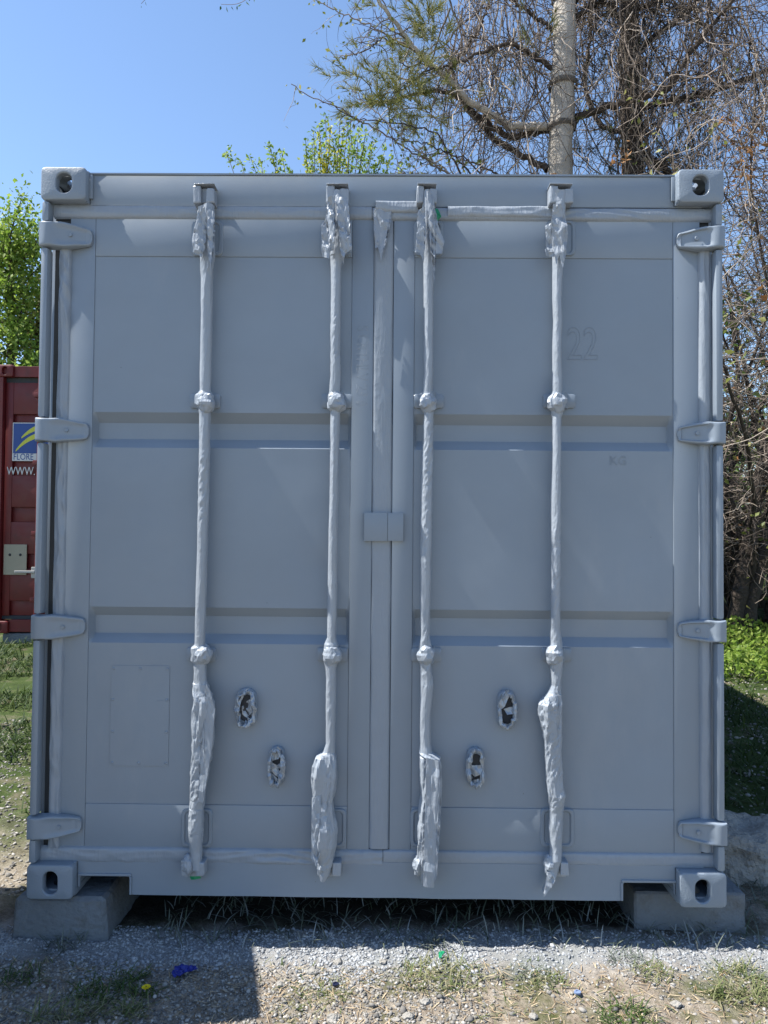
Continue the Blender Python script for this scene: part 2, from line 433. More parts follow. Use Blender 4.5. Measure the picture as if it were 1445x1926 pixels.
# front corner posts: inner J-bar and an outer flange interrupted by the hinges
hinge_y = [(415, 462), (785, 830), (1157, 1203), (1537, 1580)]
hinge_yr = [(424, 466), (793, 835), (1167, 1209), (1548, 1592)]
for sx in (-1, 1):
    mb = MB()
    a, b = sorted((sx * (W2 - .003), sx * (W2 - .029)))
    hy = hinge_y if sx < 0 else hinge_yr
    px = 80 if sx < 0 else 1350
    cuts = [B + HT - CH - .0008] + [v for lo, hi in hy for v in (Z(px, lo, 0), Z(px, hi, 0))] + [B + CH + .0008]
    for k in range(0, len(cuts), 2):
        mb.box(a, b, .004, .05, cuts[k + 1] + .003, cuts[k] - .003, .0095)
    a2, b2 = sorted((sx * (W2 - .005), sx * (W2 - .062)))
    mb.box(a2, b2, .088, .19, B + CH + .001, B + HT - CH - .001, .003)
    auto_smooth(mb.build('corner_post', M['paint'], box))

# doors -------------------------------------------------------------
zt, zb = Z(420, 411, YD), Z(420, 1596, YD)                 # door top and bottom
zf1, zf0 = Z(420, 483, YD), Z(420, 1514, YD)               # sheet top and bottom
ribs = [(Z(420, 776, YD), Z(420, 797, YD + .034), Z(420, 827, YD + .034), Z(420, 843, YD)),
        (Z(420, 1143, YD), Z(420, 1159, YD + .034), Z(420, 1192, YD + .034), Z(420, 1211, YD))]
xd = {-1: (X(122, 1000, YD), X(168, 1000, YD), X(660, 1000, YD), X(699, 1000, YD)),
      1: (X(737, 1000, YD), X(775, 1000, YD), X(1269, 1000, YD), X(1318, 1000, YD))}
def door(sx):
    xa, xb, xc, xe = xd[sx]
    # pressed sheet with two ribs, gently wavy like thin steel
    zz = []
    def seg(z_a, y_a, z_b, y_b, n):
        for i in range(n): zz.append((z_a + (z_b - z_a) * i / n, y_a + (y_b - y_a) * i / n))
    yf = YD + .0035; yr = YD + .036
    prof = [(zf1, yf), (ribs[0][0], yf), (ribs[0][1], yr), (ribs[0][2], yr), (ribs[0][3], yf), (ribs[1][0], yf), (ribs[1][1], yr), (ribs[1][2], yr), (ribs[1][3], yf), (zf0, yf)]
    for (a, ya), (b, yb) in zip(prof[:-1], prof[1:]):
        n = 34 if abs(a - b) > .3 else 8
        k = 1 if ya != yb else 0
        seg(a, ya, b, yb, n if not k else 6)
    zz.append(prof[-1])
    nx = 170; vs = []
    r0, r1 = xb + .004, xc - .004
    for z, y in zz:
        for i in range(nx):
            x = r0 + (r1 - r0) * i / (nx - 1)
            e = min(x - r0, r1 - x)
            yy = yf + (y - yf) * min(1, max(0, e) / .009)        # ribs end in a short ramp
            hx = min(1, e / .05); hz = min(1, min(abs(z - zf1), abs(z - zf0), *[abs(z - q) for rb in ribs for q in rb]) / .05)
            wv = .0020 * nz(x * 3.1 + sx * 9, 0, z * 2.4) + .0007 * nz(x * 9, 4, z * 8)
            if y == yr: wv += .0025 * max(0, nz(x * 6 + 3, 7 + sx, z * 2)) 
            vs.append((x, yy + wv * hx * hz, z))
    f = grid(len(zz), nx)
    d = mesh('door', np.array(vs), f[:, ::-1].copy(), M['paint'], box, smooth=True)
    try: d.data.set_sharp_from_angle(angle=R(25))
    except Exception: pass
    mb = MB()
    mb.box(xa, xb + .0035, YD, YD + .05, zb, zt, .003)
    mb.box(xc - .0035, xe, YD, YD + .05, zb, zt, .003)
    mb.box(xb + .004, xc - .004, YD, YD + .05, zf1 + .0005, zt - .0003, .003)
    mb.box(xb + .004, xc - .004, YD, YD + .05, zb + .0003, zf0 - .0005, .003)
    mb.box(xb + .02, xc - .02, YD + .045, YD + .06, zb + .05, zt - .05)
    fr = auto_smooth(mb.build('door_frame', M['paint'], d))
    return d
doors = {-1: door(-1), 1: door(1)}

def strip(name, parent, x0, x1, z0, z1, y, bulge, wr, seed, vertical=True, mat='tape', step=.006, edge=.006):
    """a taped-over gasket: bulged across, wrinkled along"""
    L = (z1 - z0) if vertical else (x1 - x0); Wd = (x1 - x0) if vertical else (z1 - z0)
    nl, nw = max(8, int(L / step)), 15
    vs = []
    for i in range(nl):
        s = i / (nl - 1)
        for j in range(nw):
            u = j / (nw - 1); c = 2 * u - 1
            dep = bulge * (1 - abs(c) ** 2.6)
            ww = ridge(u * Wd * 45 + 2.5 * nz(s * L * 3, seed, 0), s * L * 3.2, seed) * .6 + .5 * nz(u * 3, s * L * 7, seed + 5) + .5 * ridge(u * Wd * 25 + s * L * 9, s * L * 10, seed + 8)
            dep += wr * ww * min(1, (1 - abs(c)) * 4) * (.35 + 1.1 * abs(nz(s * L * 1.7, seed * 1.3, 2)))
            eg = edge * .35 * nz(s * L * 6, c * 3, seed)
            if j in (0, nw - 1): dep = -edge
            if vertical: vs.append((x0 + u * Wd + eg, y - dep, z0 + s * L))
            else: vs.append((x0 + s * L, y - dep, z0 + u * Wd + eg * .6))
    f = grid(nl, nw)
    if not vertical: f = f[:, ::-1]
    return mesh(name, np.array(vs), f.copy(), M[mat], parent, smooth=True)
# gaskets round the doors, taped and painted over
strip('door_gasket', doors[-1], X(102, 1000, YD), X(126, 1000, YD), Z(110, 1592, YD), Z(110, 463, YD), YD - .002, .008, .012, 1)
strip('door_gasket', doors[1], X(1314, 1000, YD), X(1337, 1000, YD), Z(1325, 1600, YD), Z(1325, 466, YD), YD - .003, .013, .0045, 2)
strip('door_gasket', doors[-1], X(103, 400, YD), X(700, 400, YD), Z(420, 413, YD), Z(420, 386, YD), YD - .003, .006, .0035, 3, False)
strip('door_gasket', doors[1], X(701, 400, YD), X(1337, 400, YD), Z(1000, 417, YD), Z(1000, 391, YD), YD - .003, .007, .0035, 14, False)
strip('door_gasket', doors[-1], X(78, 1610, YD), X(720, 1610, YD), Z(420, 1625, YD), Z(420, 1594, YD), YD - .003, .006, .006, 5, False)
strip('door_gasket', doors[1], X(721, 1610, YD), X(1350, 1610, YD), Z(1000, 1628, YD), Z(1000, 1601, YD), YD - .003, .005, .0022, 6, False)
strip('door_gasket', doors[1], X(699, 1000, YD), X(736.4, 1000, YD), Z(715, 1596, YD), Z(715, 413, YD), YD - .001, .004, .0016, 7)
# loose tape folded over the top of the centre gasket
strip('loose_tape', doors[1], X(707, 400, YD), X(786, 400, YD), Z(750, 404, YD), Z(750, 380, YD), YD - .012, .005, .009, 21, False, 'film', .004)
strip('loose_tape', doors[1], X(842, 400, YD), X(1040, 400, YD), Z(940, 412, YD), Z(940, 389, YD), YD - .009, .006, .008, 23, False, 'film', .004)

# dark slot behind the gaskets
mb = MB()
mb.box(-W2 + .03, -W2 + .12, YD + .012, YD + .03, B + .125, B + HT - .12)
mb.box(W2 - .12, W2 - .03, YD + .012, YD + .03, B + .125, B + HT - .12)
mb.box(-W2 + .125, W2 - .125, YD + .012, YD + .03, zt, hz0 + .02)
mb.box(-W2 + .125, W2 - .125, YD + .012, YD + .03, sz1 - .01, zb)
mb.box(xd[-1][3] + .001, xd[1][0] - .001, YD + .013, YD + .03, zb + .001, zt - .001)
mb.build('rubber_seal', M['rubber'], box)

# hinges
def hinge(sx, ylo, yhi):
    pe = 77 if sx < 0 else 1359
    ya = Z(pe, ylo, 0); yb2 = Z(pe, yhi, 0); zc = (ya + yb2) / 2; hh = abs(ya - yb2) / 2
    xo = sx * (W2 + .001); xt = xd[sx][1] - .004 if sx < 0 else xd[sx][2] + .006
    n = 40; vs = []
    for i in range(n):
        s = i / (n - 1); x = xo + (xt - xo) * s
        if s < .42: k = 1.0 - .04 * math.sin(s * 9)
        else:
            q = (s - .42) / .58; k = 1 - .36 * q ** 1.3
            if q > .9: k *= math.sqrt(max(0.02, 1 - ((q - .9) / .1) ** 2 * .8))
        h = hh * k
        if s < .28: yf = -.002 - .006 * math.sin(math.pi * s / .28)
        else: yf = -.002 + (YD - .012) * min(1, (s - .28) / .72) ** 1.15
        lip = (.004 if sx < 0 else .009) * min(1, max(0, (s - .25) * 6)) * (1 if s < .9 else .3)
        back = .046
        prof = [(-1, back), (-1, yf + .006), (-.95, yf + .001), (-.88, yf), (-.78, yf), (-.66, yf + lip), (-.3, yf + lip), (.3, yf + lip), (.66, yf + lip), (.78, yf), (.88, yf), (.95, yf + .001), (1, yf + .006), (1, back)]
        for c, y in prof: vs.append((x, min(y, back) + .0012 * nz(x * 40, c * 2, zc * 9), zc + c * h + .0018 * nz(x * 25, zc * 7, c)))
    m = len(prof); f = list(map(tuple, grid(n, m)))
    f.append(tuple(range(m))[::-1]); f.append(tuple(range((n - 1) * m, n * m)))
    if sx > 0: f = [q[::-1] for q in f]
    mb = MB().add(vs, f)
    if True:       # bolt head
        xx = xo + (xt - xo) * .60
        yb3 = -.002 + (YD - .012) * ((.60 - .28) / .72) ** 1.15
        for rr, yy in ((.0075, yb3 + .002),):
            k = 12
            ring = [(xx + rr * math.cos(2 * math.pi * i / k), yy, zc + rr * math.sin(2 * math.pi * i / k)) for i in range(k)]
            ring2 = [(xx + rr * .8 * math.cos(2 * math.pi * i / k), yy - .003, zc + rr * .8 * math.sin(2 * math.pi * i / k)) for i in range(k)]
            mb.add(ring + ring2 + [(xx, yy - .0022, zc)], [(i, (i + 1) % k, k + (i + 1) % k, k + i) for i in range(k)] + [(k + i, k + (i + 1) % k, 2 * k) for i in range(k)])
    return auto_smooth(mb.build('hinge', M['paint'], doors[sx]), 50)
for lo, hi in hinge_y: hinge(-1, lo, hi)
for lo, hi in hinge_yr: hinge(1, lo, hi)

# cover plate over the centre seam
mb = MB()
x0, x1, z0, z1 = X(685, 990, .03), X(759, 990, .03), Z(720, 1018, .03), Z(720, 964, .03)
mb.box(x0, X(729, 990, .03), .028, YD + .006, z0, z1, .002)
mb.box(X(729, 990, .03) + .0004, x1, .030, YD + .006, z0 + .001, z1 - .001, .002)
auto_smooth(mb.build('cover_plate', M['paint'], box))

# ghost of a data plate and raised old markings under the paint
mb = MB()
x0, x1, z0, z1 = X(208, 1340, YD), X(318, 1340, YD), Z(260, 1441, YD), Z(260, 1252, YD)
mb.box(x0, x1, YD + .0008, YD + .004, z0, z1, .0006)
def dome(mb, x, y, z, r, h, k=10):
    vs = [(x + r * math.cos(2 * math.pi * i / k), y, z + r * math.sin(2 * math.pi * i / k)) for i in range(k)] + \
         [(x + r * .6 * math.cos(2 * math.pi * i / k), y - h * .8, z + r * .6 * math.sin(2 * math.pi * i / k)) for i in range(k)] + [(x, y - h, z)]
    mb.add(vs, [(i, (i + 1) % k, k + (i + 1) % k, k + i) for i in range(k)] + [(k + i, k + (i + 1) % k, 2 * k) for i in range(k)])
for fx in (.04, .5, .96):
    for fz in (.03, .34, .66, .97):
        if fx == .5 and fz in (.34, .66): continue
        dome(mb, x0 + (x1 - x0) * fx, YD + .0009, z0 + (z1 - z0) * fz, .006, .003)
mb.box(x1 - .045, x1 - .018, YD - .0004, YD + .0012, z0 + (z1 - z0) * .65, z0 + (z1 - z0) * .65 + .002)
mb.build('data_plate', M['paint'], doors[-1])
def text(body, size, extrude, name, mat, parent, pos, rot=0.0, sx=1.0, hollow=False, org=None, yrot=0.0):
    cu = bpy.data.curves.new(name, 'FONT'); cu.body = body; cu.size = size; cu.extrude = extrude; cu.resolution_u = 4
    if hollow: cu.fill_mode = 'NONE'; cu.bevel_depth = extrude; cu.bevel_resolution = 1; cu.extrude = 0
    to = bpy.data.objects.new(name, cu); COL.objects.link(to)
    dg = bpy.context.evaluated_depsgraph_get(); me = bpy.data.meshes.new_from_object(to.evaluated_get(dg))
    bpy.data.objects.remove(to); bpy.data.curves.remove(cu)
    me.transform(Matrix.Translation(pos) @ Matrix.Rotation(rot, 4, 'Y') @ Matrix.Scale(sx, 4, (1, 0, 0)) @ Matrix.Rotation(R(90), 4, 'X'))
    me.materials.clear()
    return link(name, me, mat, parent, org)
text('22', Z(1090, 612, YD) - Z(1090, 676, YD) + .045, .0005, 'raised_marking', M['paint'], doors[1], Vector(U(1066, 676, YD + .0012)), 0, .68, True)
text('KG', .045, .0004, 'raised_marking', M['paint'], doors[1], Vector(U(1146, 874, YD + .0020)), 0, 1, True)
text('S CRTHLV 23 0', .060, .0006, 'raised_marking', M['paint'], doors[-1], Vector(U(672, 612, YD)), R(90), .75, True)
text('MAX GROSS TARE', .034, .0005, 'raised_marking', M['paint'], doors[-1], Vector(U(648, 618, YD + .0036)), R(90), .8, True)

# locking bars ------------------------------------------------------
BAR = [
 [(383, 379, 402), (400, 377, 402), (420, 374, 402), (450, 373, 402), (478, 374, 402), (500, 374, 400), (520, 375, 399), (600, 375, 398), (700, 373, 396), (733, 373, 395), (742, 365, 397), (760, 365, 397), (768, 371, 395), (778, 373, 395), (900, 371, 393), (1000, 369, 390), (1100, 366, 388), (1213, 363, 384), (1219, 357, 388), (1244, 357, 388), (1250, 361, 387), (1280, 361, 388), (1300, 361, 395), (1320, 361, 404), (1335, 360, 405), (1400, 358, 400), (1440, 357, 394), (1480, 355, 388), (1505, 355, 384), (1520, 353, 382), (1560, 351, 381), (1600, 354, 379), (1618, 356, 379), (1638, 358, 380)],
 [(357, 624, 646), (375, 622, 650), (400, 620, 652), (440, 619, 652), (478, 619, 648), (490, 620, 644), (502, 621, 642), (600, 622, 641), (700, 621, 640), (735, 618, 640), (745, 616, 648), (765, 616, 646), (777, 620, 640), (900, 619, 637), (1000, 617, 636), (1100, 615, 635), (1200, 614, 632), (1213, 608, 636), (1240, 606, 637), (1258, 611, 633), (1275, 612, 633), (1400, 611, 631), (1416, 606, 631), (1425, 590, 632), (1440, 585, 634), (1460, 583, 635), (1490, 586, 631), (1508, 587, 627), (1530, 588, 629), (1560, 588, 636), (1590, 588, 636), (1610, 590, 630), (1625, 596, 628), (1648, 598, 622), (1658, 602, 613)],
 [(357, 797, 812), (380, 794, 815), (420, 794, 818), (470, 794, 820), (480, 795, 820), (490, 796, 818), (535, 796, 816), (600, 797, 816), (700, 797, 816), (735, 795, 815), (745, 791, 819), (765, 793, 818), (775, 797, 817), (900, 792, 815), (1000, 791, 814), (1100, 790, 812), (1200, 791, 809), (1215, 788, 813), (1245, 788, 813), (1255, 790, 813), (1290, 790, 816), (1310, 790, 815), (1350, 789, 811), (1400, 789, 812), (1416, 787, 815), (1426, 789, 829), (1440, 789, 831), (1500, 790, 830), (1520, 786, 828), (1560, 783, 828), (1600, 784, 822), (1630, 783, 820), (1650, 788, 818), (1668, 794, 812)],
 [(357, 1040, 1066), (375, 1042, 1066), (400, 1040, 1066), (440, 1041, 1068), (480, 1041, 1064), (500, 1041, 1062), (560, 1041, 1058), (600, 1042, 1060), (650, 1040, 1058), (735, 1040, 1060), (745, 1036, 1064), (775, 1038, 1062), (785, 1040, 1058), (850, 1040, 1058), (950, 1038, 1057), (1100, 1038, 1057), (1180, 1037, 1056), (1190, 1036, 1057), (1210, 1036, 1060), (1230, 1034, 1062), (1260, 1036, 1060), (1290, 1038, 1058), (1305, 1030, 1058), (1325, 1013, 1058), (1345, 1013, 1058), (1380, 1020, 1059), (1430, 1026, 1059), (1470, 1028, 1060), (1498, 1031, 1066), (1515, 1034, 1064), (1530, 1035, 1062), (1560, 1033, 1062), (1600, 1036, 1060), (1620, 1032, 1060), (1650, 1030, 1050), (1683, 1022, 1026)],
]
YB = -.006
def sleeve(tbl, seed, parent):
    ys_ = np.arange(tbl[0][0], tbl[-1][0], 1.6)
    T = np.array(tbl, float)
    xl = np.interp(ys_, T[:, 0], T[:, 1]); xr = np.interp(ys_, T[:, 0], T[:, 2])
    nseg = 48; vs = []
    for k, py in enumerate(ys_):
        pl, pr = U(xl[k], py, YB), U(xr[k], py, YB)
        cx = (pl[0] + pr[0]) / 2; a = (pr[0] - pl[0]) / 2; z = pl[2]
        wide = max(0, a - .023)                       # wider than the bare wrapped rod: a bag or handle
        b = .021 + min(.022, wide * 0.75)
        # where the bag is wide it hugs the rod on one side and lies flat on the other
        big = min(1, wide / .016)
        knot = max(0, nz(z * 2.2, seed, 3))
        for j in range(nseg):
            th = 2 * math.pi * j / nseg; c, s = math.cos(th), math.sin(th)
            pw = 1.0 if wide < .004 else .78
            aa = a * .93
            x = cx + aa * math.copysign(abs(c) ** pw, c); y = .010 - wide * .2 + b * math.copysign(abs(s) ** pw, s) * -1
            arc = th * .022 * (1 + 1.4 * big)
            tw = 2.2 * nz(z * .9, seed * 2.1, 0)
            f1 = facet(arc * 62 + tw + z * 5, z * 6.5, seed)
            f2 = facet(arc * 44 - z * 13, z * 10 + arc * 12, seed + 3)
            f3 = facet(arc * 120 + z * 30, z * 60, seed + 5)
            patch = max(0, nz(z * 3.1, seed + 17, 0)) * 2
            d = (.0013 + .0052 * big + .0015 * knot) * f1 + (.0010 + .0050 * big + .0025 * knot) * f2 + (.0004 + .0021 * patch + .0014 * big) * f3
            x += d * c * .7; y -= d * s
            y = min(y, YD - .0015)
            vs.append((x, y, z + .0015 * f3))
    n = len(ys_); vs = np.array(vs).reshape(n, nseg, 3)
    cap0, cap1 = vs[0].mean(0), vs[-1].mean(0)
    V = np.concatenate([vs.reshape(-1, 3), [cap0, cap1]])
    i = np.arange(n - 1)[:, None] * nseg + np.arange(nseg)[None]; j = np.arange(n - 1)[:, None] * nseg + (np.arange(nseg)[None] + 1) % nseg
    q = np.stack([i, j, j + nseg, i + nseg], -1).reshape(-1, 4)
    F = [tuple(f) for f in q] + [((k + 1) % nseg, k, n * nseg) for k in range(nseg)] + [((n - 1) * nseg + k, (n - 1) * nseg + (k + 1) % nseg, n * nseg + 1) for k in range(nseg)]
    o = mesh('plastic_wrap', V.tolist(), F, M['film'], parent, smooth=True)
    try: o.data.set_sharp_from_angle(angle=R(14))
    except Exception: pass
    return o
def rag(parent, outline, y, seed, mat='film', amp=.008, name='film_flap'):
    """a loose torn flap of film, given real thickness"""
    bm = bmesh.new()
    f = bm.faces.new([bm.verts.new(tuple(U(px, py, y))) for px, py in outline])
    bmesh.ops.triangulate(bm, faces=[f])
    for _ in range(4): bmesh.ops.subdivide_edges(bm, edges=bm.edges[:], cuts=1, use_grid_fill=True)
    zt_ = max(v.co.z for v in bm.verts)
    for v in bm.verts:
        x, _, z = v.co
        v.co.y += amp * (facet(x * 52 + z * 15, z * 22, seed) * .8 + .45 * facet(x * 90, z * 70 + x * 30, seed + 2)) - .10 * (zt_ - z) * .25
        v.co.x += amp * .25 * nz(z * 50, x * 30, seed)
    r = bmesh.ops.solidify(bm, geom=bm.faces[:], thickness=.0012)
    bmesh.ops.recalc_face_normals(bm, faces=bm.faces[:])
    return MB().bm(bm).build(name, M[mat], parent)
def crumple(parent, px0, px1, py0, py1, y0, y1, seed, mat, name, freq=26, amp=.30, sub=4, shade=False):
    """a crumpled wrapped lump lying against the door"""
    bm = bmesh.new(); bmesh.ops.create_icosphere(bm, subdivisions=sub, radius=1)
    a = U(px0, (py0 + py1) / 2, y0); b = U(px1, (py0 + py1) / 2, y0); zt_, zb_ = Z((px0 + px1) / 2, py0, y0), Z((px0 + px1) / 2, py1, y0)
    cx, cz, rx, rz, ry = (a[0] + b[0]) / 2, (zt_ + zb_) / 2, (b[0] - a[0]) / 2, (zt_ - zb_) / 2, (y1 - y0) / 2
    for v in bm.verts:
        q = v.co.copy()
        k = 1 - amp * .35 + amp * (nz(q.x * 1.4 + seed, q.y * 1.7, q.z * 1.8) * .9 + ridge(q.x * 1.1 + seed, q.y * 1.3, q.z * 1.3 + seed) * .30 + nz(q.x * 5, q.y * 5 + seed, q.z * 5) * .55)
        q = q * k
        v.co = (cx + q.x * rx * 1.12, (y0 + y1) / 2 + q.y * ry, cz + q.z * rz * 1.08)
    return MB().bm(bm).build(name, M[mat], parent, smooth=shade)
keep_x = [(364, 404), (614, 656), (784, 822), (1034, 1078)]
keep_b = [(342, 385), (598, 642), (780, 824), (1028, 1070)]
house = [(361, 420), (604, 662), (778, 834), (1026, 1082)]
house_b = [(342, 400), (590, 652), (772, 828), (1016, 1080)]
guide1 = [(357, 414), (605, 662), (779, 835), (1023, 1083)]
guide2 = [(351, 406), (597, 654), (774, 831), (1020, 1076)]
wrap_lugs = [(444, 485, 1293, 1366), (506, 537, 1402, 1476), (877, 911, 1404, 1479), (935, 970, 1297, 1371)]
bars = []
for k in range(4):
    # the bare rod inside the wrapping
    tb = BAR[k]; py = np.linspace(tb[0][0] + 8, tb[-1][0] - 30, 24)
    cx = [np.interp(p, [q[0] for q in tb if abs(q[2] - q[1]) < 27], [(q[1] + q[2]) / 2 for q in tb if abs(q[2] - q[1]) < 27]) for p in py]
    mb = MB(); vs = []; n = 12
    for p_, c_ in zip(py, cx):
        q = U(c_, p_, .012)
        vs += [(q[0] + .013 * math.cos(2 * math.pi * i / n), .012 + .013 * math.sin(2 * math.pi * i / n), q[2]) for i in range(n)]
    mb.add(vs, [(r * n + i, r * n + (i + 1) % n, (r + 1) * n + (i + 1) % n, (r + 1) * n + i) for r in range(len(py) - 1) for i in range(n)])
    bar = mb.build('locking_bar', M['paint'], box, smooth=True); bars.append(bar)
    sleeve(tb, 3.7 + k * 11.3, bar)
    # cam keepers bolted to header and sill
    for (a, b), py0, py1, up in ((keep_x[k], 350, 386, 1), (keep_b[k], 1616, 1650, -1)):
        mid = (a + b) / 2; w_ = b - a; m_ = MB()
        for s0, s1, dz in ((0, .36, 0), (.62, 1, .1)):
            q0, q1 = U(a + w_ * s0, py0 + 5 * dz * 10, .0), U(a + w_ * s1, py1 - 3, .0)
            m_.box(q0[0], q1[0], -.006, YH + .001, q1[2], q0[2], .006)
        q0, q1 = U(a + w_ * .1, py0 + 6, .02), U(b - w_ * .1, py1 - 2, .02)
        m_.box(q0[0], q1[0], .014, YH + .0012, q1[2], q0[2], .004)
        zc = q0[2] + .012 if up > 0 else q1[2] - .003
        q0, q1 = U(a + 1, py0, -.01), U(b - 1, py0, -.01)
        if up > 0:
            m_.box(q0[0], q1[0], -.012, YH + .0015, zc - .008, zc - .004, .001)
        for i, v in enumerate(m_.v):
            x, y, z = v; m_.v[i] = (x + .003 * nz(x * 60, z * 60, k), y + .003 * nz(x * 70, z * 50, k + 5), z + .003 * nz(x * 55, z * 65, k + 9))
        m_.build('cam_keeper', M['film'], bar)
        if up < 0:
            crumple(bar, a - 2, a + w_ * .45, 1612, 1652, -.018, .03, 5 + k * 3.1, 'film', 'film_knot', sub=3)
    # rounded housing plates on the door
    for (a, b), py0, py1 in ((house[k], 416, 482), (house_b[k], 1520, 1592)):
        q0, q1 = U(a, (py0 + py1) / 2, YD), U(b, (py0 + py1) / 2, YD)
        zc = (Z((a + b) / 2, py0, YD) + Z((a + b) / 2, py1, YD)) / 2; hh = abs(Z((a + b) / 2, py0, YD) - Z((a + b) / 2, py1, YD)) / 2
        xc = (q0[0] + q1[0]) / 2; hw = (q1[0] - q0[0]) / 2
        o1 = rrect(xc, zc, hw, hh, .018, 48); vs = []
        for kx, yy in ((1, YD + .003), (1, YD - .005), (.95, YD - .008), (.8, YD - .008), (.72, YD - .003), (.3, YD - .003)):
            vs += [(xc + (u - xc) * kx, yy + .001 * nz(u * 40, v * 40, k), zc + (v - zc) * (1 - (1 - kx) * .6)) for u, v in o1]
        m_ = MB().add(vs, [(r * 48 + i, r * 48 + (i + 1) % 48, (r + 1) * 48 + (i + 1) % 48, (r + 1) * 48 + i) for r in range(5) for i in range(48)] + [tuple(range(240, 288))])
        auto_smooth(m_.build('bearing_housing', M['paint'], bar), 40)
    # guide brackets half way up
    for (a, b), py0, py1, sd in ((guide1[k], 738, 768, 0), (guide2[k], 1218, 1247, 4)):
        mid = (a + b) / 2; m_ = MB()
        z1_, z0_ = Z(mid, py0, .03), Z(mid, py1, .03); zc = (z0_ + z1_) / 2
        xa_, xb_ = X(a, py0, .04), X(b, py0, .04)
        n = 21; vs = []
        for i in range(n):
            s = i / (n - 1); x = xa_ + (xb_ - xa_) * s; c = abs(2 * s - 1)
            h = (z1_ - z0_) / 2 * (.86 if c > .55 else 1.0) * (1 if c < .96 else .8)
            yy = YD - .007 if c > .5 else YD - .007 - .05 * (1 - c / .5) ** .6
            for (yq, zq) in ((YD + .003, -h), (yy + .002, -h), (yy, -h * .86), (yy + .001 * nz(s * 9, k, 0), 0), (yy, h * .86), (yy + .002, h), (YD + .003, h)):
                vs.append((x, yq, zc + zq + .002 * nz(x * 30, zq * 20, k + sd)))
        f = [tuple(q) for q in grid(n, 7)] + [tuple(range(7))[::-1], tuple(range((n - 1) * 7, n * 7))]
        m_.add(vs, f)
        auto_smooth(m_.build('bracket', M['paint'], bar), 40)
        crumple(bar, mid - 16 - k % 2 * 2, mid + 15, py0 - 2, py1 + 6, -.030, .035, 9.3 * k + sd, 'film', 'film_knot', amp=.22, sub=3)
# torn flaps of film
rag(doors[1], [(704, 392), (714, 386), (738, 386), (736, 415), (731, 440), (722, 452), (717, 492), (711, 466), (706, 468), (703, 430)], YD - .016, 40, amp=.006, name='loose_tape')
rag(bars[0], [(373, 390), (386, 386), (390, 420), (386, 470), (380, 486), (372, 478), (364, 474), (362, 446), (369, 420)], -.030, 1)
rag(bars[0], [(388, 392), (404, 398), (405, 440), (403, 475), (398, 512), (392, 478)], -.027, 2)
rag(bars[1], [(616, 372), (630, 366), (632, 420), (629, 470), (622, 474), (620, 489), (606, 482), (612, 470), (610, 450), (605, 425), (613, 410)], -.032, 3, amp=.011)
rag(bars[1], [(632, 368), (655, 372), (657, 410), (662, 470), (650, 478), (646, 498), (640, 470)], -.028, 4, amp=.011)
rag(bars[2], [(787, 396), (799, 388), (802, 440), (799, 470), (797, 495), (790, 476), (781, 476), (787, 440), (784, 418)], -.031, 5)
rag(bars[2], [(802, 360), (812, 362), (820, 400), (824, 424), (836, 455), (830, 478), (820, 478), (817, 534), (811, 480), (806, 430)], -.028, 6)
rag(bars[3], [(1026, 425), (1042, 418), (1048, 450), (1042, 484), (1028, 482), (1024, 470), (1037, 462), (1030, 440)], -.018, 7, amp=.010)
rag(bars[3], [(1040, 385), (1056, 384), (1064, 410), (1068, 440), (1064, 480), (1058, 505), (1052, 480), (1046, 500), (1041, 460), (1037, 420)], -.031, 8)
rag(bars[1], [(587, 1500), (604, 1496), (604, 1600), (596, 1628), (586, 1612)], -.026, 9)
rag(bars[2], [(802, 1425), (826, 1432), (830, 1520), (822, 1640), (816, 1668), (796, 1664), (800, 1560)], -.040, 10, amp=.006)
rag(bars[2], [(808, 390), (824, 392), (830, 408), (822, 416), (812, 408)], .004, 12, 'green', .006, 'green_film')
rag(bars[0], [(354, 1640), (376, 1638), (378, 1652), (360, 1654)], .020, 13, 'green', .004, 'green_film')
rag(bars[3], [(1030, 1640), (1050, 1640), (1040, 1664), (1022, 1686), (1028, 1664)], -.012, 14)
rag(bars[0], [(388, 1285), (396, 1300), (405, 1334), (400, 1400), (384, 1508), (374, 1506), (376, 1420), (386, 1340)], -.020, 15, amp=.004)
# crumpled foil over the handle catches
CATCH = [
 [([(.25, .50), (.62, .30), (.86, .36), (.80, .62), (.50, .78), (.28, .70)], -.020), ([(.0, .70), (.10, .40), (.35, .10), (.62, .0), (.40, .14), (.20, .44), (.10, .72)], -.030), ([(.42, .74), (.80, .66), (.92, .80), (.70, .98), (.45, .95)], -.016)],
 [([(.10, .42), (.50, .50), (.95, .40), (.92, .72), (.55, .82), (.15, .66)], -.022), ([(.15, .10), (.55, .02), (.85, .14), (.60, .34), (.22, .38)], -.018), ([(.10, .70), (.30, .74), (.60, .86), (.80, .80), (.62, 1.02), (.30, .98)], -.020)],
 [([(.02, .42), (.48, .48), (.92, .46), (.84, .68), (.48, .76), (.12, .62)], -.022), ([(.10, .42), (.22, .18), (.40, .08), (.36, .28), (.28, .46)], -.026), ([(.40, .84), (.72, .80), (.66, 1.0), (.46, 1.0)], -.018)],
 [([(.0, .42), (.20, .24), (.62, .0), (.72, .10), (.40, .42), (.20, .52)], -.028), ([(.36, .50), (.95, .42), (.86, .62), (.55, .64)], -.024), ([(.06, .56), (.26, .56), (.22, .84), (.50, .86), (.66, .96), (.40, 1.0), (.12, .86)], -.020)],
]
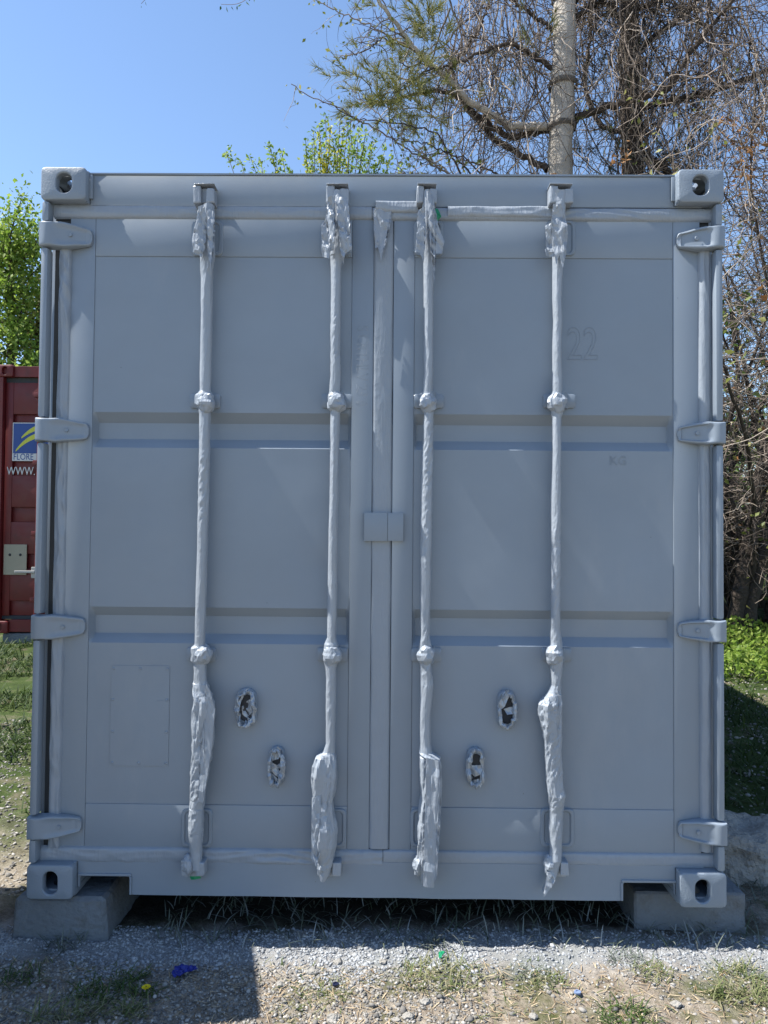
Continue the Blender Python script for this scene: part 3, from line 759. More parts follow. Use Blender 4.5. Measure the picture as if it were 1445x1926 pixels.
for k, (a, b, c, d) in enumerate(wrap_lugs):
    par = doors[-1 if k < 2 else 1]
    xc, zc = X((a + b) / 2, (c + d) / 2, YD), Z((a + b) / 2, (c + d) / 2, YD); hw = X(b, c, YD) - xc; hh = Z(a, c, YD) - zc
    oo = rrect(xc, zc, hw * .98, hh * 1.0, hw * .95, 40); vs = []
    for kx, yy in ((1, YD + .004), (1, YD - .010), (.93, YD - .014), (.6, YD - .014)):
        vs += [(xc + (u - xc) * kx, yy, zc + (v - zc) * kx) for u, v in oo]
    m_ = MB().add(vs, [(r * 40 + i, r * 40 + (i + 1) % 40, (r + 1) * 40 + (i + 1) % 40, (r + 1) * 40 + i) for r in range(3) for i in range(40)] + [tuple(range(120, 160))])
    cp = auto_smooth(m_.build('catch_plate', M['paint'], par), 40)
    m_ = MB(); hc = rrect(xc, zc, hw * .60, hh * .70, hw * .58, 32)
    m_.add([(u, YD - .0148, v) for u, v in hc] + [(xc + (u - xc) * .9, YD - .0152, zc + (v - zc) * .9) for u, v in hc], [(i, (i + 1) % 32, 32 + (i + 1) % 32, 32 + i) for i in range(32)] + [tuple(range(32, 64))])
    m_.build('catch_shade', M['dark'], par)  # flat dark patch on the plate, painted as the shade of the opening
    n, ns = 44, 10; vs = []
    for i in range(n):
        t_ = 2 * math.pi * i / n; jx = 1 + .16 * facet(i * .45, k * 3.0, 2 + k)
        px_, pz_ = xc + hw * .80 * jx * math.sin(t_), zc + hh * .86 * jx * math.cos(t_)
        rr = .0045 * (1.2 + .9 * facet(i * .6, 5.0, k + 4)); yy = YD - .019 - .010 * (.5 + facet(i * .3, 2, k + 8))
        for q_ in range(ns):
            a2 = 2 * math.pi * q_ / ns; r2 = max(.0012, rr * (1 + .5 * facet(i * .8, q_ * .7, k + 1)))
            vs.append((px_ + math.sin(t_) * math.cos(a2) * r2 * 1.3, yy + math.sin(a2) * r2 * 1.5, pz_ + math.cos(t_) * math.cos(a2) * r2 * 1.3))
    m_ = MB().add(vs, [(i * ns + q_, i * ns + (q_ + 1) % ns, ((i + 1) % n) * ns + (q_ + 1) % ns, ((i + 1) % n) * ns + q_) for i in range(n) for q_ in range(ns)])
    m_.build('foil_rim', M['foil'], par)
    w_, h_ = b - a, d - c
    for q_, (poly, yy) in enumerate(CATCH[k]):
        rag(par, [(a + w_ * u, c + h_ * v) for u, v in poly], YD + yy, 30 + k * 4 + q_, 'foil', .010, 'foil_fold')

# ------------------------------------------------------------------ concrete supports and rocks
def rough_block(name, pts8, seed, mat, amp, lab, cat, cuts=14, org=None, chip=.02):
    """hexahedron from 8 corners (bottom 4, top 4), surface roughened and edges chipped"""
    bm = bmesh.new(); v = [bm.verts.new(tuple(q)) for q in pts8]
    for f in ((3, 2, 1, 0), (4, 5, 6, 7), (0, 1, 5, 4), (1, 2, 6, 5), (2, 3, 7, 6), (3, 0, 4, 7)): bm.faces.new([v[i] for i in f])
    bmesh.ops.bevel(bm, geom=bm.edges[:], offset=chip * .6, segments=1, profile=.5, affect='EDGES')
    bmesh.ops.subdivide_edges(bm, edges=bm.edges[:], cuts=cuts, use_grid_fill=True)
    bm.normal_update(); c = sum((q.co for q in bm.verts), Vector()) / len(bm.verts)
    for q in bm.verts:
        x, y, z = q.co
        d = amp * (nz(x * 5 + seed, y * 5, z * 5) + .6 * nz(x * 14, y * 14 + seed, z * 14) + .35 * nz(x * 38, y * 38, z * 38 + seed))
        d -= chip * max(0, nz(x * 9 + seed, y * 9, z * 9) - .25)
        q.co += q.normal * d
    bmesh.ops.recalc_face_normals(bm, faces=bm.faces[:])
    org = org or (c.x, c.y, min(q.co.z for q in bm.verts))
    o = MB().bm(bm).build(name, M[mat], None, org)
    auto_smooth(o, 28); return tag(o, lab, cat)
q = lambda px, py, y: U(px, py, y)
a0, a1 = X(22, 1750, .010), X(197, 1750, .010); zg = -.02
rough_block('concrete_block', [(a0 - .012, .006, zg), (a1 + .012, .006, zg), (a1 + .02, .42, zg), (a0, .42, zg), (a0 + .005, .022, B - .003), (a1 - .008, .022, B - .003), (a1 - .004, .40, B - .003), (a0 + .02, .40, B - .003)], 3, 'concrete', .004,
            'tapered concrete block under the left corner of the grey container', 'concrete block')
a0, a1 = X(1194, 1730, .115), X(1402, 1730, .115)
rough_block('concrete_block', [(a0, .112, zg), (a1 + .006, .112, zg), (a1 + .006, .50, zg), (a0, .50, zg), (a0, .115, B - .003), (a1 + .004, .115, B - .003), (a1 + .004, .48, B - .003), (a0, .48, B - .003)], 8, 'concrete', .003,
            'low square concrete block set back under the right corner of the grey container', 'concrete block', chip=.012)
rk = lambda L, y0, y1: None
p0 = U(1366, 1690, .45); p1 = U(1448, 1640, .62)
rough_block('broken_concrete', [(1.20, .52, -.03), (1.62, .44, -.03), (1.86, .76, -.03), (1.24, .86, -.03), (1.22, .54, .22), (1.62, .47, .15), (1.84, .80, .17), (1.26, .84, .24)], 21, 'rock', .030,
            'jagged lump of broken concrete lying right of the grey container', 'rubble', chip=.05)
rough_block('broken_concrete', [(1.30, .94, -.03), (1.66, .90, -.03), (1.72, 1.16, -.03), (1.32, 1.18, -.03), (1.31, .96, .33), (1.56, .94, .29), (1.60, 1.12, .28), (1.33, 1.14, .33)], 34, 'rock', .022,
            'smaller brown slab of rubble standing behind the jagged lump', 'rubble', chip=.04)

# ------------------------------------------------------------------ unseen cabinet, added left of the frame to throw the square shadow
cabx, caby = -1.98, -.12
cab = thing('shadow_cabinet', 'unseen pale steel cabinet added left of the grey container to cast the square shadow', 'cabinet', (cabx, caby, 0))
cab.rotation_euler = (0, 0, 0)
ch_ = 1.84; hw_, hd_ = .40, .40
rz = Matrix.Rotation(R(14), 3, 'Z')
def cabpart(name, mat, *boxes):
    mb = MB()
    for b in boxes: mb.box(*b)
    mb.v = [tuple(rz @ Vector(v) + Vector((cabx, caby, 0))) for v in mb.v]
    return auto_smooth(mb.build(name, M[mat], cab))
cabpart('body', 'cabinet', (-hw_, hw_, -hd_, hd_, .06, ch_ - .03, .006))
cabpart('top', 'cabinet', (-hw_ - .015, hw_ + .015, -hd_ - .015, hd_ + .015, ch_ - .0295, ch_, .006))
for fx in (-.33, .33):
    for fy in (-.3, .3): cabpart('leg', 'dark', (fx - .03, fx + .03, fy - .03, fy + .03, -.01, .059, .004))
for sgn in (-1, 1):
    d_ = cabpart('door', 'cabinet', (min(sgn * .004, sgn * .385), max(sgn * .004, sgn * .385), -hd_ - .018, -hd_ - .001, .10, ch_ - .06, .004))
    mb = MB(); mb.box(sgn * .04 - .008, sgn * .04 + .008, -hd_ - .045, -hd_ - .019, .9, 1.06, .004)
    mb.v = [tuple(rz @ Vector(v) + Vector((cabx, caby, 0))) for v in mb.v]; mb.build('handle', M['steel'], d_)

# ------------------------------------------------------------------ the red container behind
RY = 4.62; RZ = float(terrain(-3, RY)) + .10
RX1 = -1.42; RX0 = RX1 - 2.438
red = thing('shipping_container', 'dark red shipping container with a blue and yellow emblem, behind the grey one', 'container', ((RX0 + RX1) / 2, RY, RZ))
RH = Z(40, 686, RY) - RZ
mb = MB()
mb.box(RX0 + .03, RX1 - .03, RY + .16, RY + LN - .02, RZ + .12, RZ + RH - .03)
i = 0
for k in range(20):
    y = RY + .3 + k * .28
    mb.box(RX0 + .004, RX0 + .0295, y, y + .12, RZ + .15, RZ + RH - .10, .008); mb.box(RX1 - .0295, RX1 - .004, y, y + .12, RZ + .15, RZ + RH - .10, .008)
mb.build('body', M['red'], red)
for sx in (RX0, RX1 - CW):
    for zz_ in (RZ, RZ + RH - CH):
        mb = MB(); n = 48; zc = zz_ + CH / 2; xc = sx + CW / 2
        slab(mb, lambda u, v, d: (u, RY + d, v), rrect(xc, zc, CW / 2, CH / 2, .012, 40), rrect(xc, zc, .026, .039, .025, 40), .03, .005)
        mb.box(sx + .001, sx + CW - .001, RY + .0305, RY + .17, zz_ + .001, zz_ + CH - .001, .003)
        auto_smooth(mb.build('corner_casting', M['red'], red))
for x in (RX0 + .005, RX1 - .065):
    mb = MB(); mb.box(x, x + .06, RY + .01, RY + .15, RZ + CH + .001, RZ + RH - CH - .001, .004); mb.build('corner_post', M['red'], red)
mb = MB(); mb.box(RX0 + CW + .001, RX1 - CW - .001, RY + .03, RY + .14, RZ + RH - .115, RZ + RH - .008, .004); mb.build('header', M['red'], red)
mb = MB(); mb.box(RX0 + CW + .001, RX1 - CW - .001, RY + .03, RY + .14, RZ + .01, RZ + .13, .004); mb.build('sill', M['red'], red)
for za_, zb_ in ((RZ + RH - .165, RZ + RH - .1155), (RZ + .1305, RZ + .165)):
    mb = MB(); mb.box(RX0 + .066, RX1 - .066, RY + .075, RY + .10, za_, zb_); mb.build('rubber_seal', M['rubber'], red)
#RX0 + .066, RX1 - .066, RY + .075, RY + .10, RZ + .1305, RZ + .165); mb.build('rubber_seal', M['rubber'], red)
xm = (RX0 + RX1) / 2
rdoor = []
for k, (xa, xb) in enumerate(((RX0 + .07, xm - .004), (xm + .004, RX1 - .07))):
    mb = MB(); z0, z1 = RZ + .166, RZ + RH - .166; fw = .075
    mb.box(xa, xa + fw, RY + .06, RY + .11, z0, z1, .003); mb.box(xb - fw, xb, RY + .06, RY + .11, z0, z1, .003)
    edges = [z1]
    nr = 5
    hh = (z1 - z0) / nr
    for r in range(nr):
        top = z1 - r * hh
        mb.box(xa + fw + .0005, xb - fw - .0005, RY + .062, RY + .112, top - hh * .68, top - .0005, .004)
        mb.box(xa + fw + .0005, xb - fw - .0005, RY + .092, RY + .114, top - hh + .0005, top - hh * .68 - .0005, .002)
    rdoor.append(auto_smooth(mb.build('door', M['red'], red)))
# locking bars
for x in (RX0 + .42, RX0 + .92, xm + .26, xm + .80):
    mb = MB(); n = 10; vs = []
    for z in (RZ + .03, RZ + RH - .03): vs += [(x + .016 * math.cos(2 * math.pi * i / n), RY + .03 + .016 * math.sin(2 * math.pi * i / n), z) for i in range(n)]
    mb.add(vs, [(i, (i + 1) % n, n + (i + 1) % n, n + i) for i in range(n)])
    for z in (RZ + .3, RZ + .95, RZ + 1.65, RZ + RH - .32): mb.box(x - .05, x + .05, RY + .012, RY + .0595, z, z + .05, .004)
    auto_smooth(mb.build('locking_bar', M['red'], red))
ye = RY + .056
ex0, ex1 = X(24, 830, ye), X(24, 830, ye) + .50
ez1, ez0 = Z(40, 795, ye), Z(40, 867, ye)
LGp = rdoor[0]
mb = MB(); mb.box(ex0, ex1, ye - .002, ye + .003, ez0, ez1); em = mb.build('emblem', M['white'], LGp)
mb = MB(); mb.box(ex0 + .008, ex1 - .008, ye - .0035, ye - .0022, ez0 + .075, ez1 - .008); mb.build('emblem_ground', M['blue'], LGp)
def swoosh(u0, v0, u1, v1, u2, v2, w0):
    """tapering S-shaped band in emblem units"""
    n = 24; vs = []
    for i in range(n):
        s = i / (n - 1)
        u = (1 - s) ** 3 * u0 + 3 * (1 - s) ** 2 * s * u0 + 3 * (1 - s) * s * s * u1 * .55 + s ** 3 * u2
        u = u0 + (u2 - u0) * s
        v = v0 + (v1 - v0) * (1 - (1 - s) ** 3) + (v2 - v1) * s ** 2.2
        wd = w0 * math.sin(math.pi * min(1, s * .9 + .05)) ** .6
        for k in (-1, 1): vs.append((ex0 + u, ye - .0045, ez0 + v + k * wd / 2))
    return vs, [(2 * i, 2 * i + 2, 2 * i + 3, 2 * i + 1) for i in range(n - 1)]
mb = MB(); mb.add(*swoosh(.035, .10, 0, .255, .40, .285, .05)); mb.add(*swoosh(.09, .23, 0, .345, .43, .37, .05))
for v in list(mb.v): mb.v.append((v[0], v[1] + .0008, v[2]))
n_ = len(mb.v) // 2; mb.f += [tuple(i + n_ for i in f)[::-1] for f in list(mb.f)]
mb.build('emblem_band', M['yellow'], LGp)
text('FLORE', .088, .0006, 'emblem_lettering', M['blue'], LGp, Vector((ex0 + .010, ye - .003, ez0 + .012)), 0, .80)
text('WWW.', .115, .0008, 'web_lettering', M['white'], LGp, Vector((X(13, 892, ye), ye - .002, Z(13, 893, ye))), 0, .74)
mb = MB(); x0, x1, z0, z1 = X(8, 1050, ye), X(51, 1050, ye), Z(30, 1081, ye), Z(30, 1024, ye)
mb.box(x0, x1, ye - .010, ye + .002, z0, z1, .002); pl = mb.build('lock_plate', M['cream'], LGp)
mb = MB()
for fx in (.27, .73): mb = MB(); dome(mb, x0 + (x1 - x0) * fx, ye - .0105, z0 + (z1 - z0) * .66, .014, .006); mb.build('rivet', M['dark'], pl)
mb = MB(); hx = x0 + (x1 - x0) * .4; hz_ = z0 + .02
mb.box(hx + .04, hx + .24, ye - .06, ye - .045, hz_, hz_ + .025, .006); mb.box(hx + .20, hx + .28, ye - .045, ye + .0, hz_ - .05, hz_ + .06, .006)
mb.build('handle', M['steel'], LGp)
for bx in (RX0 + .1, RX1 - .4):
    rough_block('concrete_block', [(bx, RY + .02, RZ - .25), (bx + .3, RY + .02, RZ - .25), (bx + .3, RY + .4, RZ - .25), (bx, RY + .4, RZ - .25), (bx, RY + .03, RZ - .003), (bx + .3, RY + .03, RZ - .003), (bx + .3, RY + .38, RZ - .003), (bx, RY + .38, RZ - .003)], bx, 'concrete', .003,
                'concrete block under the outer front corner of the red container' if bx < -3 else 'concrete block under the inner front corner of the red container', 'concrete block')

# ------------------------------------------------------------------ plants: generators
class TB:
    """many thin tubes in one mesh"""
    def __init__(s, sides=3): s.k = sides; s.v = []; s.f = []; s.n = 0
    def tube(s, P, r0, r1):
        P = np.asarray(P, float); n = len(P); k = s.k
        T = np.gradient(P, axis=0); T /= np.linalg.norm(T, axis=1, keepdims=True) + 1e-9
        ref = np.where(np.abs(T[:, 2:3]) > .9, np.array([[1., 0, 0]]), np.array([[0, 0, 1.]]))
        A = np.cross(T, ref); A /= np.linalg.norm(A, axis=1, keepdims=True) + 1e-9; Bv = np.cross(T, A)
        rr = (r0 + (r1 - r0) * np.linspace(0, 1, n))[:, None, None] if np.isscalar(r0) else np.asarray(r0)[:, None, None]
        th = np.arange(k) * 2 * math.pi / k
        V = P[:, None, :] + rr * (np.cos(th)[None, :, None] * A[:, None, :] + np.sin(th)[None, :, None] * Bv[:, None, :])
        i = np.arange(n - 1)[:, None] * k; j = np.arange(k)[None]; j2 = (j + 1) % k
        F = np.stack([i + j, i + j2, i + k + j2, i + k + j], -1).reshape(-1, 4) + s.n
        s.v.append(V.reshape(-1, 3)); s.f.append(F); s.n += n * k
    def build(s, name, mat, parent=None, org=None, smooth=True):
        return mesh(name, np.concatenate(s.v), np.concatenate(s.f), mat, parent, org, smooth)
def walk(p, d, n, step, wig, grav=0.0):
    d = np.array(d, float); d /= np.linalg.norm(d)
    W = RNG.normal(0, wig, (n, 3)); P = [np.array(p, float)]
    for i in range(n):
        d = d + W[i]; d[2] -= grav; d /= np.linalg.norm(d); P.append(P[-1] + d * step)
    return np.array(P)
def smooth_path(pts, n):
    pts = np.asarray(pts, float); t_ = np.concatenate([[0], np.cumsum(np.linalg.norm(np.diff(pts, axis=0), axis=1))])
    u = np.linspace(0, t_[-1], n)
    out = np.stack([np.interp(u, t_, pts[:, k]) for k in range(3)], 1)
    for _ in range(3):
        out[1:-1] = (out[:-2] + 2 * out[1:-1] + out[2:]) / 4
    return out
def leaves(P, size, mat, name, parent=None, org=None, aspect=.55, droop=.0):
    """folded diamond leaves"""
    P = np.asarray(P, float); n = len(P)
    d = RNG.normal(0, 1, (n, 3)); d[:, 2] -= droop; d /= np.linalg.norm(d, axis=1, keepdims=True)
    a = np.cross(d, RNG.normal(0, 1, (n, 3))); a /= np.linalg.norm(a, axis=1, keepdims=True); c = np.cross(d, a)
    L = (size * RNG.uniform(.6, 1.35, n))[:, None]; w = L * aspect * .5
    v0 = P; v1 = P + d * L * .45 + a * w + c * w * .35; v2 = P + d * L; v3 = P + d * L * .45 - a * w + c * w * .35
    V = np.stack([v0, v1, v2, v3], 1).reshape(-1, 3); b = np.arange(n)[:, None] * 4
    F = np.concatenate([b + np.array([[0, 1, 2]]), b + np.array([[0, 2, 3]])])
    return mesh(name, V, F, mat, parent, org)
def needles(C, D, per, ln, wd, mat, name, parent=None, org=None):
    """tufts of needles: C tuft points, D tuft directions"""
    C = np.repeat(np.asarray(C, float), per, 0); D = np.repeat(np.asarray(D, float), per, 0); n = len(C)
    d = D * .9 + RNG.normal(0, .55, (n, 3)); d /= np.linalg.norm(d, axis=1, keepdims=True)
    a = np.cross(d, RNG.normal(0, 1, (n, 3))); a /= np.linalg.norm(a, axis=1, keepdims=True)
    L = (ln * RNG.uniform(.6, 1.2, n))[:, None]
    s0 = C + D * RNG.uniform(-.05, .05, (n, 1))
    V = np.stack([s0 + a * wd / 2, s0 - a * wd / 2, s0 + d * L], 1).reshape(-1, 3)
    return mesh(name, V, np.arange(n * 3).reshape(-1, 3), mat, parent, org)
def blades(P, ln, wd, mat, name, parent=None, org=None, bend=.6, up=1.0, lat=.45):
    P = np.asarray(P, float); n = len(P)
    d = RNG.normal(0, lat, (n, 3)); d[:, 2] = up; d /= np.linalg.norm(d, axis=1, keepdims=True)
    h = d * np.array([1, 1, 0]); h /= np.linalg.norm(h, axis=1, keepdims=True) + 1e-9
    s = np.stack([-h[:, 1], h[:, 0], np.zeros(n)], 1)
    L = (np.asarray(ln) * RNG.uniform(.5, 1.3, n))[:, None]; w = (np.asarray(wd) * RNG.uniform(.7, 1.3, n))[:, None] if np.ndim(wd) == 0 else np.asarray(wd)[:, None]
    bd = bend * RNG.uniform(.2, 1.3, n)[:, None]
    def at(t_): return P + d * L * t_ + h * L * bd * t_ ** 2 - np.array([0, 0, 1.]) * L * bd * .45 * t_ ** 2
    m1, m2, tp = at(.4), at(.75), at(1.0)
    V = np.stack([P + s * w * .4, P - s * w * .4, m1 + s * w * .5, m1 - s * w * .5, m2 + s * w * .38, m2 - s * w * .38, tp], 1).reshape(-1, 3)
    b = np.arange(n)[:, None] * 7
    F = np.concatenate([b + np.array([t_]) for t_ in ((0, 1, 3), (0, 3, 2), (2, 3, 5), (2, 5, 4), (4, 5, 6))])
    return mesh(name, V, F, mat, parent, org)

M['bark'] = paint('grey_bark', (0.40, 0.37, 0.33), 0.9, 0.25, 0.9, 28, 0.03, dirt=(0.22, 0.19, 0.165))
M['bark_dark'] = paint('dark_bark', (0.055, 0.043, 0.035), 0.95, 0.35, 1.0, 24, 0.03, dirt=(0.09, 0.07, 0.055))
M['bark_scar'] = paint('scarred_bark', (0.13, 0.115, 0.10), 0.95, 0.4, 1.0, 40, 0.03)
M['twig'] = varied('twig_bark', [(0, (0.042, 0.034, 0.029)), (.45, (0.10, 0.080, 0.067)), (.75, (0.175, 0.142, 0.12)), (1, (0.31, 0.265, 0.225))], .9)
M['vine'] = varied('vine_bark', [(0, (0.045, 0.036, 0.031)), (.4, (0.125, 0.100, 0.084)), (.7, (0.225, 0.185, 0.155)), (1, (0.42, 0.36, 0.30))], .9)
M['needle'] = varied('pine_needles', [(0, (0.09, 0.11, 0.03)), (.6, (0.19, 0.20, 0.06)), (1, (0.33, 0.30, 0.13))], .6, .25)
M['needle_dark'] = varied('dark_needles', [(0, (0.014, 0.025, 0.012)), (1, (0.04, 0.055, 0.022))], .6, .15)
M['leaf'] = varied('fresh_leaves', [(0, (0.10, 0.18, 0.025)), (.6, (0.21, 0.32, 0.05)), (1, (0.36, 0.44, 0.11))], .5, .5)
M['leaf_deep'] = varied('green_leaves', [(0, (0.035, 0.075, 0.014)), (.6, (0.075, 0.14, 0.026)), (1, (0.15, 0.21, 0.05))], .55, .35)
M['leaf_gold'] = varied('golden_leaves', [(0, (0.24, 0.28, 0.03)), (.5, (0.44, 0.44, 0.045)), (1, (0.66, 0.60, 0.08))], .5, .5)
M['leaf_olive'] = varied('olive_leaves', [(0, (0.08, 0.11, 0.025)), (.6, (0.19, 0.215, 0.055)), (1, (0.34, 0.33, 0.12))], .55, .35)
M['dead_leaf'] = varied('dead_leaves', [(0, (0.17, 0.08, 0.03)), (1, (0.42, 0.23, 0.10))], .8, .2)
M['grass'] = varied('grass_blades', [(0, (0.025, 0.055, 0.012)), (.6, (0.06, 0.11, 0.022)), (1, (0.13, 0.17, 0.045))], .6, .3)
M['grass_pale'] = varied('pale_grass', [(0, (0.07, 0.11, 0.03)), (.5, (0.16, 0.18, 0.075)), (1, (0.34, 0.31, 0.20))], .65, .3)
M['grass_grey'] = varied('sprayed_grass', [(0, (0.05, 0.07, 0.04)), (.6, (0.14, 0.16, 0.135)), (1, (0.30, 0.32, 0.32))], .6, .15)
M['lawn'] = varied('shaded_lawn_blades', [(0, (0.014, 0.034, 0.008)), (.6, (0.036, 0.07, 0.014)), (1, (0.085, 0.115, 0.03))], .6, .3)  # darker copy of the grass colours, shade mixed into the green
M['straw'] = varied('dry_straw', [(0, (0.18, 0.12, 0.07)), (1, (0.45, 0.37, 0.25))], .85)
M['gravel'] = varied('gravel_stones', [(0, (0.10, 0.097, 0.092)), (.5, (0.20, 0.19, 0.175)), (.9, (0.31, 0.295, 0.27)), (1, (0.44, 0.42, 0.39))], .9, 0, 90)
M['gravel_grey'] = varied('sprayed_gravel', [(0, (0.17, 0.18, 0.195)), (.5, (0.28, 0.295, 0.31)), (1, (0.38, 0.395, 0.41))], .8, 0, 90)

# ------------------------------------------------------------------ trees on the right
def UP(pts, y): return [U(a, b, y + (c[0] if c else 0)) for a, b, *c in pts]
def twiggy(tb, path, n, ln, r, wig=.22, sub=4, grav=.0, start=.05, dirs=None):
    """side twigs and sub-twigs along a limb; returns tip points"""
    tips = []
    for _ in range(n):
        s = RNG.uniform(start, 1); i = min(len(path) - 2, int(s * (len(path) - 1)))
        t_ = path[i + 1] - path[i]; d = t_ / (np.linalg.norm(t_) + 1e-9) * .5 + RNG.normal(0, .7, 3)
        L = ln * RNG.uniform(.4, 1.2); k = max(5, int(L / .10))
        P = walk(path[i], d, k, L / k, wig, grav); tb.tube(P, r, r * .35); tips.append(P[-1])
        for _ in range(sub):
            j = RNG.integers(1, len(P) - 1); L2 = L * RNG.uniform(.25, .6); k2 = max(4, int(L2 / .08))
            Q = walk(P[j], RNG.normal(0, 1, 3) + (P[j] - P[j - 1]) / (L / k) * .6, k2, L2 / k2, wig * 1.2, grav)
            tb.tube(Q, r * .6, r * .3); tips.append(Q[-1])
    return tips
def trunk_mesh(path, r0, r1, mat, name, parent, sides=20, lump=.05):
    path = smooth_path(path, 60); tb = TB(sides); rr = np.linspace(r0, r1, 60) * (1 + lump * np.array([nz(i * .35, r0 * 50, 0) for i in range(60)]))
    tb.tube(path, rr, 0); V = np.concatenate(tb.v)
    V += np.array([[.03 * r0 * 4 * nz(*(v * 6)) for v in V], [.03 * r0 * 4 * nz(*(v * 6 + 9)) for v in V], np.zeros(len(V))]).T
    return path, mesh(name, V, np.concatenate(tb.f), mat, parent, smooth=True)

TY = 7.0
# pine with the pale grey trunk
base = U(1050, 1000, TY); gx = base[0]
pine = thing('pine_tree', 'tall pine with a pale grey ringed trunk behind the right half of the container', 'tree', (gx - .05, TY, gz(gx, TY)))
p_tr, _ = trunk_mesh([(gx - .05, TY, gz(gx, TY) - .1)] + UP([(1052, 700), (1053, 330), (1058, 200), (1062, 60), (1066, -120)], TY) + [(gx + .25, TY, 11.5)], .20, .125, M['bark'], 'trunk', pine)
# whorl scars
for py, rr in ((166, .176), (232, .18), (10, .168)):
    tb = TB(16); c = p_tr[np.argmin(np.abs(p_tr[:, 2] - U(1058, py, TY)[2]))]; n = 12
    hh = np.linspace(-.035, .035, n); tb.tube(np.array([c + (0, 0, a) for a in hh]), rr * (1.0 + .09 * np.cos(hh / .035 * 1.55) + .015 * RNG.normal(0, 1, n)), 0)
    tb.build('branch_scar', M['bark_scar'], pine)
limbs = [
 ([(1044, 236), (1000, 240), (960, 238), (920, 215, -.2), (880, 190, -.4), (845, 150, -.6), (790, 105, -.8), (740, 40, -1.0), (690, -30, -1.2)], .055, .018, 'bark'),
 ([(1040, 240, .2), (960, 262, .1), (905, 225, 0), (850, 170, -.2), (800, 172, -.3), (730, 190, -.4), (690, 195, -.4)], .05, .012, 'bark_dark'),
 ([(1070, 226), (1110, 212), (1180, 190, -.2), (1260, 170, -.4), (1290, 110, -.5), (1330, 60, -.5), (1380, 0, -.6), (1420, -60, -.6)], .05, .02, 'bark_dark'),
 ([(1040, 130), (1015, 110), (960, 80, -.3), (900, 100, -.6), (850, 125, -.7), (790, 140, -.7)], .035, .01, 'bark_dark'),
 ([(1050, 60), (990, 20, .1), (930, -20, .1), (880, -60, .1)], .03, .012, 'bark_dark'),
 ([(1068, 40), (1120, 10), (1180, -40)], .03, .015, 'bark_dark'),
 ([(1030, 320), (980, 290, .2), (930, 262, .3), (870, 195, .3), (850, 130, .4), (900, 60, .4), (930, -20, .5)], .045, .02, 'bark_dark'),
]
limb_paths = []; tbs = {'bark': TB(8), 'bark_dark': TB(8)}
for pts, r0, r1, mt_ in limbs:
    P = smooth_path(UP(pts, TY), 50); P[1:-1] += RNG.normal(0, .012, (48, 3)); tbs[mt_].tube(P, r0, r1); limb_paths.append(P)
tbs['bark'].build('limb', M['bark'], pine); tbs['bark_dark'].build('limb', M['bark_dark'], pine)
tb = TB(3); tips = []
for k, P in enumerate(limb_paths): tips += twiggy(tb, P, (18, 22, 30, 20, 22, 26, 30)[k], (.9, 1.1, 1.3, 1.0, 1.2, 1.2, 1.3)[k], .009, .2, 4, .012)
tb.build('twig', M['twig'], pine)
# needle tufts at the left ends of the limbs
C, D = [], []
def cluster(px, py, y, rx, rz_, n, k=.5):
    c = U(px, py, y)
    for _ in range(n):
        v = RNG.normal(0, 1, 3); C.append(c + v * np.array([rx, .35, rz_])); d = v + np.array([-.5, -.2, .6]); D.append(d / np.linalg.norm(d))
for a in ((720, 150, TY - .9, .30, .12, 62), (765, 185, TY - 1.0, .24, .10, 40), (690, 190, TY - .9, .20, .08, 22), (735, 210, TY - .9, .26, .06, 14), (795, 50, TY - 1.1, .14, .10, 45), (810, 70, TY - .8, .14, .10, 18),
          (800, 205, TY - .4, .18, .12, 30), (860, 225, TY, .2, .12, 10), (940, 110, TY - .2, .4, .25, 14), (1000, 180, TY + .3, .3, .3, 12), (740, 15, TY - 1, .2, .1, 8), (985, 60, TY, .3, .2, 12)): cluster(*a)
needles(C, D, 26, .16, .008, M['needle'], 'needle_tuft', pine)

# second trunk wrapped in vines
TY2 = 7.4
b2 = U(1195, 1000, TY2); 
dark = thing('pine_tree', 'dark shaggy trunk smothered in climbing vines, right of the pale pine', 'tree', (b2[0], TY2, gz(b2[0], TY2)))
p_tr2, _ = trunk_mesh([(b2[0], TY2, gz(b2[0], TY2) - .1)] + UP([(1196, 700), (1190, 330), (1188, 200), (1184, 60), (1180, -120)], TY2) + [(b2[0] - .1, TY2, 11)], .185, .12, M['bark_dark'], 'trunk', dark, lump=.15)
limbs2 = [
 ([(1195, 290), (1225, 300), (1250, 315), (1275, 345)], .06, .03),
 ([(1192, 205), (1240, 195, -.2), (1320, 178, -.3), (1400, 150, -.4), (1470, 120, -.4)], .05, .025),
 ([(1190, 60), (1150, 20, .2), (1100, -40, .2)], .04, .02),
 ([(1190, 110), (1240, 60, .3), (1300, 20, .4), (1340, -50, .5)], .045, .02),
 ([(1190, 20), (1250, 0, -.3), (1330, -30, -.3)], .04, .02),
 ([(1190, 250), (1130, 240, .4), (1100, 180, .5), (1110, 60, .6), (1120, -40, .6)], .04, .02)]
tbd = TB(8); lp2 = []
for pts, r0, r1 in limbs2:
    P = smooth_path(UP(pts, TY2), 40); P[1:-1] += RNG.normal(0, .012, (38, 3)); tbd.tube(P, r0, r1); lp2.append(P)
tbd.build('limb', M['bark_dark'], dark)
tb = TB(3)
for P in lp2: twiggy(tb, P, 34, 1.3, .011, .2, 5, .01)
tb.build('twig', M['twig'], dark)
C, D = [], []
for a in ((1150, 300, TY2, .3, .3, 30), (1230, 290, TY2 + .3, .3, .25, 35), (1260, 330, TY2 + .2, .4, .2, 45), (1120, 290, TY2 + .3, .3, .2, 30), (1300, 290, TY2, .25, .25, 35), (1190, 120, TY2 + .3, .3, .5, 40), (1140, 100, TY2 + .3, .2, .4, 25)): cluster(*a)
needles(C, D, 22, .15, .006, M['needle_dark'], 'needle_tuft', dark)

